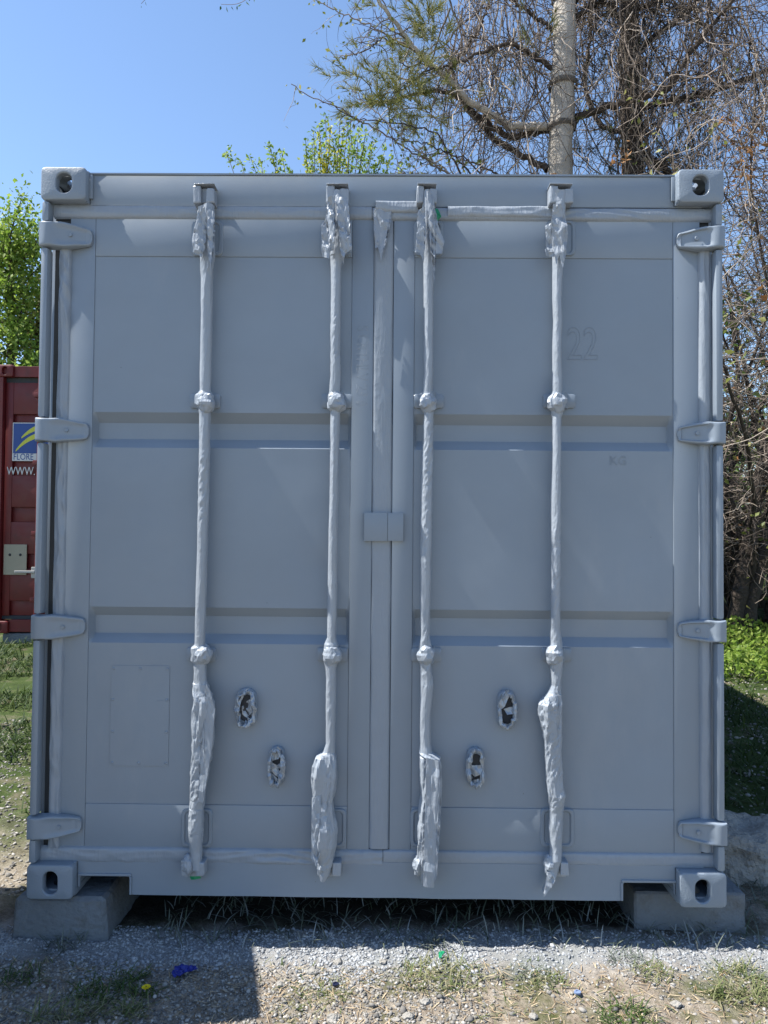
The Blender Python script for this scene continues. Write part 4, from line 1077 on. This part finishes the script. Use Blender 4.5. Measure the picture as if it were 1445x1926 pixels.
# vines: hanging strands woven through both trees
tb = TB(3)
allp = np.concatenate(limb_paths[0:1] + limb_paths[1:] + lp2)
allp = allp[(allp[:, 2] < 10)]
for _ in range(820):
    s = allp[RNG.integers(len(allp))] + RNG.normal(0, .12, 3)
    if abs(s[0] - p_tr[40, 0]) < .28: s[1] = TY + .25 + abs(s[1] - TY)
    if s[0] < .9 and RNG.uniform() < .75: continue
    d = RNG.normal(0, 1, 3) * np.array([1, .6, .6]); L = RNG.uniform(.5, 2.2); k = int(L / .07)
    P = walk(s, d, k, .07, .26, RNG.uniform(.0, .07)); r = RNG.choice([.0035, .005, .008], p=[.5, .38, .12]); tb.tube(P, r, r * .5)
for _ in range(300):      # long near-vertical strands
    px = RNG.uniform(840, 1440); s = U(px, RNG.uniform(-60, 130), TY + (RNG.uniform(.2, .9) if 1010 < px < 1100 else RNG.uniform(-.6, .9))); L = RNG.uniform(1, 3.4); k = int(L / .09)
    P = walk(s, (RNG.normal(0, .25), 0, -1), k, .09, .14, .035); r = RNG.choice([.005, .008, .014], p=[.5, .35, .15]); tb.tube(P, r, r * .6)
for _ in range(400):      # curtain of bare vines over the thicket
    s = U(RNG.uniform(1335, 1500), RNG.uniform(60, 560), 5.3 + RNG.uniform(-.3, .8)); L = RNG.uniform(.4, 1.8); k = int(L / .07)
    P = walk(s, RNG.normal(0, 1, 3) + (0, 0, -.5), k, .07, .25, RNG.uniform(0, .05)); r = RNG.choice([.003, .0045, .008], p=[.5, .38, .12]); tb.tube(P, r, r * .5)
for tr, rr, n in ((p_tr, .195, 6), (p_tr2, .19, 130)):     # clinging to the trunks
    for _ in range(n):
        i = RNG.integers(12, 50); a = RNG.uniform(0, 6.28); s = tr[i] + np.array([math.cos(a), math.sin(a), 0]) * rr * .98
        k = RNG.integers(10, 28); P = [s]
        for q_ in range(k):
            a += RNG.normal(0, .16); j = min(59, i + q_ // 3); P.append(tr[j] + np.array([math.cos(a), math.sin(a), 0]) * rr * RNG.uniform(.98, 1.15) + np.array([0, 0, (q_ % 3) * .06]))
        tb.tube(np.array(P), .009, .006)
v = tb.build('hanging_vines', M['vine']); tag(v, 'tangle of bare brown vines hanging through the two pines', 'vines', kind='stuff')

# slim leafy branches reaching in from the left of the pines
LYR = TY - 1.2
gb = U(960, 1000, LYR)
bud = thing('budding_tree', 'slim tree with bare arching branches and small fresh green leaves, left of the pale pine', 'tree', (gb[0], LYR, gz(gb[0], LYR)))
trunk_mesh([(gb[0], LYR, gz(gb[0], LYR) - .1), (gb[0], LYR, 3.0)] + UP([(930, 420), (880, 350)], LYR), .05, .02, M['twig'], 'trunk', bud, 8)
bl = [[(880, 350), (800, 300), (720, 250), (650, 210), (600, 188), (556, 168), (548, 158)], [(880, 350), (790, 285), (730, 235), (700, 205), (660, 165), (645, 150)], [(870, 345), (800, 330), (740, 325)], [(780, 95), (700, 50), (640, 25), (585, -5)], [(780, 95), (720, 70), (690, 95), (640, 110), (628, 108)],
      [(900, 340), (850, 290), (800, 270), (740, 262)], [(880, 350), (830, 260), (800, 240), (660, 222), (615, 190)], [(940, 330), (880, 300), (830, 285), (790, 310)]]
tb = TB(4); lp = []; tb2 = TB(3)
for pts in bl:
    P = smooth_path(UP(pts, LYR), 40); P[1:-1] += RNG.normal(0, .01, (38, 3)); tb.tube(P, .013, .005)
    tps = twiggy(tb2, P, 10, .5, .0045, .18, 2, .0, .15)
    lp += [q + RNG.normal(0, .03, 3) for q in tps] + [P[i] + RNG.normal(0, .05, 3) for i in RNG.integers(8, 40, 22)]
tb.build('branch', M['twig'], bud); tb2.build('twig', M['twig'], bud)
lp = np.array(lp)
leaves(lp, .055, M['leaf_olive'], 'foliage', bud, None, .6, .8)
# tips of a drooping branch at the very top of the picture
tb = TB(3); lf = []
pk = U(500, -260, LYR); 
for pts in ([(690, -60), (560, -60), (475, -12), (455, 8), (435, 10), (416, 8)], [(560, -60), (420, -70), (300, -40), (275, 0), (266, 7)]):
    P = smooth_path(UP(pts, LYR), 30); tb.tube(P, .010, .003); lf += [P[i] + (0, 0, -.02) for i in range(18, 30)]
tb.build('branch', M['twig'], bud); leaves(np.array(lf), .06, M['leaf_deep'], 'foliage', bud, None, .4, 2.0)

# willow wands with golden catkins above the roof edge
WY = 6.9
wb = U(620, 1000, WY)
wil = thing('willow_tree', 'young willow with upright golden yellow catkin wands rising behind the container roof', 'tree', (wb[0], WY, gz(wb[0], WY)))
tb = TB(4); G, Y_ = [], []
crown = [U(620, 520, WY), U(560, 540, WY)]
tb.tube(smooth_path([(wb[0], WY, gz(wb[0], WY) - .1), crown[0] - np.array([0, 0, 1.]), crown[0]], 12), .07, .05)
wands = [(425, 283, 1), (470, 292, 1), (505, 268, 1), (530, 285, 1), (575, 262, 0), (590, 245, 0), (600, 255, 2), (600, 232, 0), (690, 240, 0), (705, 262, 0), (660, 226, 1), (676, 236, 0), (640, 222, 0), (588, 270, 1), (725, 280, 0), (613, 216, 0), (622, 238, 2), (632, 262, 1), (645, 252, 2), (655, 238, 1), (662, 262, 0), (670, 250, 1), (685, 275, 0), (700, 285, 0), (575, 300, 2), (545, 320, 1), (490, 300, 1), (452, 300, 0), (518, 290, 1), (715, 300, 0), (735, 300, 0), (760, 310, 0), (560, 330, 0), (608, 300, 2), (632, 290, 2)]
for px, py, kd in wands:
    tip = U(px, py, WY + RNG.uniform(-.35, .35)); b0 = crown[0] + RNG.normal(0, .1, 3) if px > 540 else crown[1] + RNG.normal(0, .1, 3)
    mid = b0 * .5 + tip * .5 + np.array([0, 0, .15]); mid[0] = b0[0] * .3 + tip[0] * .7
    P = smooth_path([b0, mid, tip], 40); tb.tube(P, .012, .003)
    n = 300 if kd == 2 else 190
    i = RNG.integers(8, 40, n); pts = P[i] + RNG.normal(0, .034 if kd == 2 else .05, (n, 3)) * (1.15 - i[:, None] / 60)
    (Y_ if kd == 2 else G).append(pts)
    if kd == 1: Y_.append(P[RNG.integers(18, 32, 26)] + RNG.normal(0, .03, (26, 3)))
tb.build('wand', M['twig'], wil)
leaves(np.concatenate(Y_), .045, M['leaf_gold'], 'catkin', wil, None, .55); leaves(np.concatenate(G), .055, M['leaf'], 'foliage', wil, None, .5)

# ------------------------------------------------------------------ thicket at the right edge
def bush(name, cx, cy, h, rad, seed, lab, cat, nst, leafmat=None, nl=0, lsize=.05, stem=.035, twigmat='vine', ntw=16, lean=.35, group=None, z0=0.0):
    g0 = gz(cx, cy); t_ = thing(name, lab, cat, (cx, cy, g0), group)
    tb = TB(6); tw = TB(3); tips = []
    for k in range(nst):
        a = RNG.uniform(0, 6.28); s = np.array([cx + .25 * math.cos(a), cy + .25 * math.sin(a), g0 - .05])
        d = np.array([math.cos(a) * lean, math.sin(a) * lean, 1.0]); n = 26
        P = walk(s, d, n, h * RNG.uniform(.7, 1.05) / n, .10, .0); tb.tube(P, stem * RNG.uniform(.6, 1.1), .008)
        tips += twiggy(tw, P, ntw, rad * .8, .007, .24, 5, .012, .15)
    tb.build('stem', M['bark_dark'], t_); tw.build('twig', M[twigmat], t_)
    if nl:
        T = np.array(tips); P = T[RNG.integers(len(T), size=nl)] + RNG.normal(0, .12, (nl, 3))
        leaves(P, lsize, M[leafmat], 'foliage', t_, None, .6)
    return t_
bush('vine_thicket', 4.1, 5.7, 5.4, 1.1, 1, 'brown tangle of vine covered shrub seen just right of the right corner post', 'shrub', 12, 'leaf_olive', 700, .06, .04, ntw=34)
bush('vine_thicket', 4.4, 6.2, 7.0, 1.3, 2, 'tall bare thicket at the right edge, higher than the container', 'shrub', 16, 'dead_leaf', 320, .08, .045, ntw=64)
bush('vine_thicket', 4.75, 6.9, 6.4, 1.3, 3, 'dense dark thicket with olive leaves behind the bare ones', 'shrub', 12, 'leaf_olive', 1800, .07, .05, ntw=34)
bush('vine_thicket', 5.3, 7.7, 6.0, 1.4, 4, 'dark evergreen thicket at the back of the right side', 'shrub', 10, 'leaf_deep', 3500, .09, .05, ntw=22)
# leaning trunks under the thicket
for k, (a, b) in enumerate((((1380, 1105), (1420, 960)), ((1400, 1108), (1462, 940)))):
    yy = 5.3; p0 = U(*a, yy); p1 = U(*b, yy); g0 = gz(p0[0], yy)
    t_ = thing('leaning_tree', ('thin dark leaning trunk nearer the container at the foot of the thicket', 'rough brown leaning trunk furthest right at the foot of the thicket')[k], 'tree', (p0[0], yy, g0))
    pth, _ = trunk_mesh([(p0[0] - .05, yy, g0 - .1), (p0[0], yy, g0 + .1), tuple(p1), tuple(p1 + (p1 - p0) * 1.2 + np.array([.1, .2, .5]))], .085, .05, M['bark_dark'], 'trunk', t_, 12, .2)
    tb = TB(3); twiggy(tb, pth, 26, .9, .009, .22, 5, .01, .35); tb.build('twig', M['vine'], t_)
# clump of dead orange leaves
C = []
for px, py in ((1360, 240), (1385, 262), (1412, 275), (1430, 300), (1395, 315), (1425, 262), (1400, 345), (1420, 360), (1170, 300), (1385, 300)):
    c = U(px, py, 5.5); C += [c + RNG.normal(0, 1, 3) * np.array([.07, .12, .08]) for _ in range(24)]
tag(leaves(np.array(C), .07, M['dead_leaf'], 'dead_leaves', None, None, .4), 'clusters of dead orange leaves caught in the thicket', 'dead leaves', kind='stuff')

# ------------------------------------------------------------------ trees behind the red container
def leafy(name, cx, cy, h, rad, n, mat, lab, zlow, seed):
    g0 = gz(cx, cy); t_ = thing(name, lab, 'tree', (cx, cy, g0))
    pth, _ = trunk_mesh([(cx, cy, g0 - .1), (cx + .05, cy, g0 + h * .4), (cx - .05, cy, g0 + h * .85)], .12, .04, M['bark_dark'], 'trunk', t_, 10)
    tb = TB(4); pts = []
    for k in range(46):
        i = RNG.integers(14, 58); a = RNG.uniform(0, 6.28); L = rad * RNG.uniform(.5, 1.1) * (1.15 - .5 * i / 60)
        P = walk(pth[i], (math.cos(a), math.sin(a), RNG.uniform(.5, 1.4)), 14, L / 14, .16, -.02); tb.tube(P, .025, .006)
        m = n // 46; j = RNG.integers(4, 15, m); pts.append(P[j] + RNG.normal(0, .16, (m, 3)) * np.array([1, 1, 1.2]))
    tb.build('limb', M['bark_dark'], t_); P = np.concatenate(pts)
    leaves(P, .085, mat, 'foliage', t_, None, .6)
leafy('leafy_tree', *U(22, 600, 11.0)[:2], 7.2, 1.7, 15000, M['leaf'], 'bright fresh green tree directly above the red container', 2.5, 1)
leafy('leafy_tree', *U(75, 600, 12.5)[:2], 6.6, 1.6, 11000, M['leaf_olive'], 'yellowish green tree close to the left edge of the grey container', 2.5, 2)
leafy('leafy_tree', *U(-70, 600, 12.0)[:2], 7.4, 1.8, 10000, M['leaf_deep'], 'deeper green tree at the left edge behind the red container', 2.5, 3)

# distant woods
tb = TB(4); P = []
for k in range(150):
    a = R(-80 + 160 * (k + RNG.uniform(-.4, .4)) / 150); d = RNG.uniform(17, 24); cx, cy = d * math.sin(a) * 1.5, d * math.cos(a) + 1
    h = RNG.uniform(3.2, 5.2); g0 = gz(cx, cy)
    tb.tube(walk((cx, cy, g0 - .1), (0, 0, 1), 10, h / 10, .05), .09, .03)
    m = 420; v = RNG.normal(0, 1, (m, 3)); v /= np.linalg.norm(v, axis=1, keepdims=True); v *= RNG.uniform(.3, 1, (m, 1)) ** .4
    P.append(np.array([cx, cy, g0 + h * .52]) + v * np.array([1.6, 1.4, h * .52]))
P = np.concatenate(P)
wd_ = leaves(P, .26, M['leaf_deep'], 'distant_woods', None, None, .7); tag(wd_, 'far belt of green woods behind everything', 'woods', kind='stuff')
tw_ = tb.build('distant_trunks', M['bark_dark']); tag(tw_, 'dark stems of the far belt of woods', 'woods', kind='stuff')

# ------------------------------------------------------------------ gravel, grass and litter
ICO = None
def stones(P, S, mat, name):
    global ICO
    if ICO is None:
        bm = bmesh.new(); bmesh.ops.create_icosphere(bm, subdivisions=1, radius=1); bm.verts.index_update()
        ICO = (np.array([v.co[:] for v in bm.verts]), np.array([[v.index for v in f.verts] for f in bm.faces])); bm.free()
    V0, F0 = ICO; n = len(P); m = len(V0)
    V = V0[None] * (1 + RNG.normal(0, .17, (n, m, 1)))
    sc = np.stack([RNG.uniform(.7, 1.3, n), RNG.uniform(.7, 1.3, n), RNG.uniform(.4, .8, n)], 1) * S[:, None]
    V = V * sc[:, None]
    a = RNG.uniform(0, 6.28, n); c, s = np.cos(a), np.sin(a); tl = RNG.normal(0, .3, n)
    y2 = V[..., 1] - V[..., 2] * tl[:, None]; z2 = V[..., 2] + V[..., 1] * tl[:, None]
    x3 = V[..., 0] * c[:, None] - y2 * s[:, None]; y3 = V[..., 0] * s[:, None] + y2 * c[:, None]
    V = np.stack([x3, y3, z2], -1) + P[:, None]
    F = F0[None] + (np.arange(n) * m)[:, None, None]
    return mesh(name, V.reshape(-1, 3), F.reshape(-1, 3), mat)
def scatter(n, x0, x1, y0, y1, s0, s1, pw=2.2):
    P = np.zeros((n, 3)); P[:, 0] = RNG.uniform(x0, x1, n); P[:, 1] = RNG.uniform(y0, y1, n)
    S = s0 + (s1 - s0) * RNG.uniform(0, 1, n) ** pw
    P[:, 2] = ground_z(P[:, 0], P[:, 1]) + S * .15
    return P, S
def ground_z(x, y):
    """height of the built ground, with its fine relief"""
    z = terrain(x, y); d = (np.abs(x) < 2.6) & (y > -1.8) & (y < 1.4)
    z = np.array(z); xi, yi = x[d], y[d]
    z[d] += np.array([0.010 * nz(a * 7, b * 7, 0) + 0.007 * nz(a * 23, b * 23, 3) + 0.004 * nz(a * 55, b * 55, 9) for a, b in zip(xi, yi)])
    return z
A = [scatter(34000, -1.7, 1.8, -.24, .10, .002, .0065, 2.6), scatter(320, -1.6, 1.7, -.22, .10, .006, .012)]
P = np.concatenate([a[0] for a in A]); S = np.concatenate([a[1] for a in A])
keepm = RNG.uniform(0, 1, len(P)) < np.where(P[:, 0] > .35, .5, 1.0) * np.clip(1.2 - np.clip(P[:, 1], 0, 1) * 8, 0, 1) * np.clip((P[:, 1] + .22) / .17 + np.array([1.3 * nz(a * 4, b * 4, 8) for a, b in P[:, :2]]), .04, 1); P, S = P[keepm], S[keepm]
tag(stones(P, S, M['gravel_grey'], 'sprayed_gravel'), 'strip of gravel greyed by paint overspray along the foot of the container', 'gravel', kind='stuff')
A = [scatter(17000, -1.5, .35, -.75, -.12, .0018, .007), scatter(9000, -1.4, 1.5, -1.0, -.15, .0016, .0065), scatter(420, -1.4, 1.4, -1.0, -.2, .006, .013), scatter(9000, -3.4, -1.3, .3, 2.4, .003, .011), scatter(5000, 1.4, 4.0, .8, 4.0, .003, .014)]
P = np.concatenate([a[0] for a in A]); S = np.concatenate([a[1] for a in A])
tag(stones(P, S, M['gravel'], 'loose_gravel'), 'loose brown and grey gravel scattered over the bare soil', 'gravel', kind='stuff')
# larger single stones
def stone_thing(px, py, r, seed, lab):
    d = U(px, py, 0) - CAM; t_ = -CAM[2] / d[2]; p = CAM + d * t_
    bm = bmesh.new(); bmesh.ops.create_icosphere(bm, subdivisions=2, radius=1)
    gz_ = float(ground_z(np.array([p[0]]), np.array([p[1]]))[0])
    for v in bm.verts:
        k = 1 + .45 * nz(v.co.x * 1.2 + seed, v.co.y * 1.2, v.co.z * 1.2); v.co = Vector((p[0] + v.co.x * k * r, p[1] + v.co.y * k * r * .8, gz_ + r * .3 + v.co.z * k * r * .6))
    o = MB().bm(bm).build('stone', M['rock'], None, (p[0], p[1], gz_)); tag(o, lab, 'stone', 'larger stones on the bare soil')
for k, (px, py, r, lab) in enumerate(((625, 1912, .020, 'pale angular stone at the bottom edge, left of the middle'), (768, 1908, .018, 'tan stone at the bottom edge just right of the middle'), (585, 1822, .022, 'dark pointed stone standing in the grey gravel'), (800, 1885, .016, 'round grey stone in front of the big grass tuft'),
        (1272, 1893, .017, 'flat dark stone on the bare soil at lower right'), (636, 1806, .016, 'whitish stone at the front edge of the grey gravel'), (528, 1845, .015, 'cream stone beside the mossy patch'), (720, 1808, .014, 'small yellowish stone left of the big grass tuft'), (1004, 1915, .014, 'small white stone at the bottom edge right of the middle'), (745, 1915, .013, 'small grey stone beside the tan one at the bottom edge'))):
    stone_thing(px, py, r, k * 3.3 + 1, lab)
def gp(px, py):
    """point of the ground seen at a photo position"""
    d = U(px, py, 0) - CAM; p = CAM + d * (-CAM[2] / d[2]); p[2] = float(ground_z(p[:1], p[1:2])[0]); return p
# grass tufts one can count
def tuft(px, py, n, rad, ln, mat, lab, wd=.003, lat=.7):
    n = int(n * .62); ln *= .8
    c = gp(px, py); a = RNG.uniform(0, 6.28, n); r = rad * np.sqrt(RNG.uniform(0, 1, n))
    P = np.stack([c[0] + r * np.cos(a), c[1] + r * np.sin(a) * .7, np.zeros(n)], 1); P[:, 2] = ground_z(P[:, 0], P[:, 1]) - .003
    o = blades(P, ln, wd, M[mat], 'grass_tuft', None, tuple(c), .7, 1.0, lat); tag(o, lab, 'grass tuft', 'grass tufts on the gravel and soil')
tuft(830, 1840, 520, .13, .055, 'grass_pale', 'big spreading green grass tuft right of the middle')
tuft(815, 1778, 90, .05, .075, 'grass_grey', 'paint greyed tuft standing at the edge of the shadow above the big green one')
tuft(120, 1775, 110, .07, .085, 'grass_grey', 'grey sprayed tuft against the front of the left concrete block')
tuft(1030, 1848, 170, .06, .045, 'grass_pale', 'pale tuft on bare soil right of the big green one')
tuft(1230, 1838, 170, .07, .05, 'grass_pale', 'pale tuft in front of the fork pocket at right')
tuft(1180, 1808, 130, .07, .05, 'grass_grey', 'whitened low tuft in the sprayed strip at right')
tuft(1395, 1835, 220, .08, .06, 'grass_pale', 'yellowish tuft near the right edge')
tuft(1365, 1875, 220, .07, .06, 'grass_pale', 'lower tuft below the yellowish one at the right edge')
tuft(1435, 1880, 190, .06, .06, 'grass_pale', 'tuft cut by the right edge near the bottom corner')
tuft(1180, 1915, 260, .09, .05, 'grass', 'green tuft at the bottom edge below the fork pocket at right')
tuft(985, 1835, 60, .05, .05, 'grass_grey', 'thin greyed tuft between the big green one and the pale one')
tuft(240, 1838, 130, .05, .05, 'grass', 'green tuft in the square shadow, uppermost of those on the left')
tuft(180, 1870, 240, .09, .05, 'grass', 'wide green tuft in the middle of the square shadow')
tuft(270, 1866, 110, .05, .045, 'grass', 'green tuft beside the yellow dandelion')
tuft(160, 1910, 190, .06, .055, 'grass_pale', 'tuft at the lower edge of the square shadow, left')
tuft(250, 1905, 160, .05, .055, 'grass_pale', 'bright tuft at the lower edge of the square shadow, below the dandelion')
tuft(90, 1920, 80, .05, .10, 'grass_pale', 'long bladed tuft in the bottom left corner')
tuft(610, 1862, 240, .08, .03, 'grass_pale', 'mossy low tuft left of the middle')
tuft(30, 1845, 150, .08, .05, 'grass', 'dull green tuft at the left edge in the shadow')
# grass standing in the dark under the sill, stray blades, and the lawn further back
n = 1500; P = np.zeros((n, 3)); P[:, 0] = RNG.uniform(-.78, 1.6, n); P[:, 1] = RNG.uniform(-.02, .55, n); P[:, 2] = ground_z(P[:, 0], P[:, 1])
tag(blades(P, .066, .0042, M['grass_grey'], 'sprayed_grass', None, None, .7, 1.0, .55), 'thin greyed grass standing in the dark under the container', 'grass', kind='stuff')
n = 2600; P = np.zeros((n, 3)); P[:, 0] = RNG.uniform(-1.4, 1.5, n); P[:, 1] = RNG.uniform(-.95, -.1, n)
k = np.array([nz(a * 3.2, b * 3.2, 4) > .02 for a, b in P[:, :2]]); P = P[k]; P[:, 2] = ground_z(P[:, 0], P[:, 1])
tag(blades(P, .026, .003, M['grass_pale'], 'sparse_grass', None, None, .8, .8, .7), 'sparse short grass on the bare soil', 'grass', kind='stuff')
n = 3800; P = np.zeros((n, 3)); P[:, 0] = RNG.uniform(-1.4, 1.5, n); P[:, 1] = RNG.uniform(-1.0, -.12, n); P[:, 2] = ground_z(P[:, 0], P[:, 1]) + .003
tag(blades(P, .032, .0025, M['straw'], 'dry_straw', None, None, .1, .08, 1.0), 'dry straw lying on the bare soil', 'straw', kind='stuff')
G = []
for n, x0, x1, y0, y1 in ((15000, -4.6, -1.4, 1.0, 4.6), (16000, 1.5, 5.5, 1.2, 6.5)):
    P = np.zeros((n, 3)); P[:, 0] = RNG.uniform(x0, x1, n); P[:, 1] = RNG.uniform(y0, y1, n)
    k = np.array([nz(a * 1.7, b * 1.7, 2) + .08 * b > (.10 if x0 < 0 else -.02) for a, b in P[:, :2]]); P = P[k]; P[:, 2] = ground_z(P[:, 0], P[:, 1]) - .005; G.append(P)
tag(blades(np.concatenate(G), .10, .008, M['lawn'], 'lawn_grass', None, None, .7, 1.0, .5), 'rough green grass on both sides of the container', 'grass', kind='stuff')
# broad-leaved weeds in the sun by the thicket
n = 9000; P = np.zeros((n, 3)); P[:, 0] = RNG.uniform(2.7, 6, n); P[:, 1] = RNG.uniform(3.5, 5.3, n)
P[:, 2] = terrain(P[:, 0], P[:, 1]) + .28 * RNG.uniform(0, 1, n) * np.array([max(0, .5 + nz(a * 1.5, b * 1.5, 6)) for a, b in P[:, :2]])
tag(leaves(P, .05, M['leaf'], 'weeds', None, None, .6), 'sunlit broad leaved weeds at the foot of the thicket', 'weeds', kind='stuff')

# small litter
def scrap(pts, mat, lab, cat, name, th=.002, amp=.01, seed=0):
    c = gp(*pts[0]); bm = bmesh.new(); f = bm.faces.new([bm.verts.new(tuple(gp(a, b) + np.array([0, 0, .014]))) for a, b in pts]); bmesh.ops.triangulate(bm, faces=[f])
    for _ in range(3): bmesh.ops.subdivide_edges(bm, edges=bm.edges[:], cuts=1, use_grid_fill=True)
    for v in bm.verts:
        x, y, z = v.co; v.co.z += amp * (1.2 * abs(nz(x * 40, y * 40, seed)) + nz(x * 110, y * 110, seed)); v.co.x += amp * .4 * nz(y * 60, x * 60, seed)
    bmesh.ops.solidify(bm, geom=bm.faces[:], thickness=th); bmesh.ops.recalc_face_normals(bm, faces=bm.faces[:])
    tag(MB().bm(bm).build(name, M[mat], None, tuple(c)), lab, cat)
M['blue_plastic'] = paint('blue_plastic', (0.008, 0.018, 0.20), 0.4)
M['petal'] = paint('petal', (0.75, 0.60, 0.01), 0.6)
scrap([(323, 1836), (330, 1824), (345, 1822), (368, 1824), (372, 1830), (350, 1834), (338, 1843), (326, 1842)], 'blue_plastic', 'crumpled scrap of bright blue plastic in the square shadow', 'plastic scrap', 'plastic_scrap', seed=2)
scrap([(824, 1802), (832, 1798), (837, 1806), (828, 1812)], 'green', 'little bright green scrap of tape in the big grass tuft', 'plastic scrap', 'plastic_scrap', seed=5)
def cap(px, py, mat, lab):
    c = gp(px, py); m_ = MB(); n = 20; r, h = .011, .010; vs = []
    for rr, z in ((r, .002), (r, h * .8), (r * .9, h), (r * .55, h), (r * .5, h - .002)): vs += [(c[0] + rr * math.cos(2 * math.pi * i / n), c[1] + rr * math.sin(2 * math.pi * i / n) - z * .5, c[2] + z) for i in range(n)]
    m_.add(vs, [(k * n + i, k * n + (i + 1) % n, (k + 1) * n + (i + 1) % n, (k + 1) * n + i) for k in range(4) for i in range(n)] + [tuple(range(80, 100))])
    tag(auto_smooth(m_.build('bottle_cap', M[mat], None, tuple(c))), lab, 'bottle cap')
M['blue_grey'] = paint('blue_grey', (0.16, 0.22, 0.36), 0.4); M['navy'] = paint('navy', (0.01, 0.014, 0.04), 0.4)
cap(1086, 1872, 'blue_grey', 'pale blue bottle cap on the bare soil at lower right'); cap(632, 1849, 'navy', 'navy bottle cap beside the mossy tuft')
c = gp(275, 1872); dn = thing('dandelion', 'single yellow dandelion flower in the square shadow', 'flower', tuple(c))
m_ = MB()
for k in range(60):
    a = k * 2.4; r = .013 * math.sqrt((k + 1) / 60); zz_ = .032 - 14 * r * r * 2
    m_.add([(c[0] + r * .3 * math.cos(a), c[1] + r * .3 * math.sin(a), c[2] + zz_), (c[0] + r * math.cos(a - .25), c[1] + r * math.sin(a - .25), c[2] + zz_ + .002), (c[0] + r * 1.15 * math.cos(a), c[1] + r * 1.15 * math.sin(a), c[2] + zz_ + .001), (c[0] + r * math.cos(a + .25), c[1] + r * math.sin(a + .25), c[2] + zz_ + .002)], [(0, 1, 2, 3)])
m_.build('flower_head', M['petal'], dn)
tb = TB(5); tb.tube(np.array([c + (0, 0, -.01), c + (0, .002, .012), c + (0, 0, .029)]), .002, .002); tb.build('stalk', M['leaf_deep'], dn)
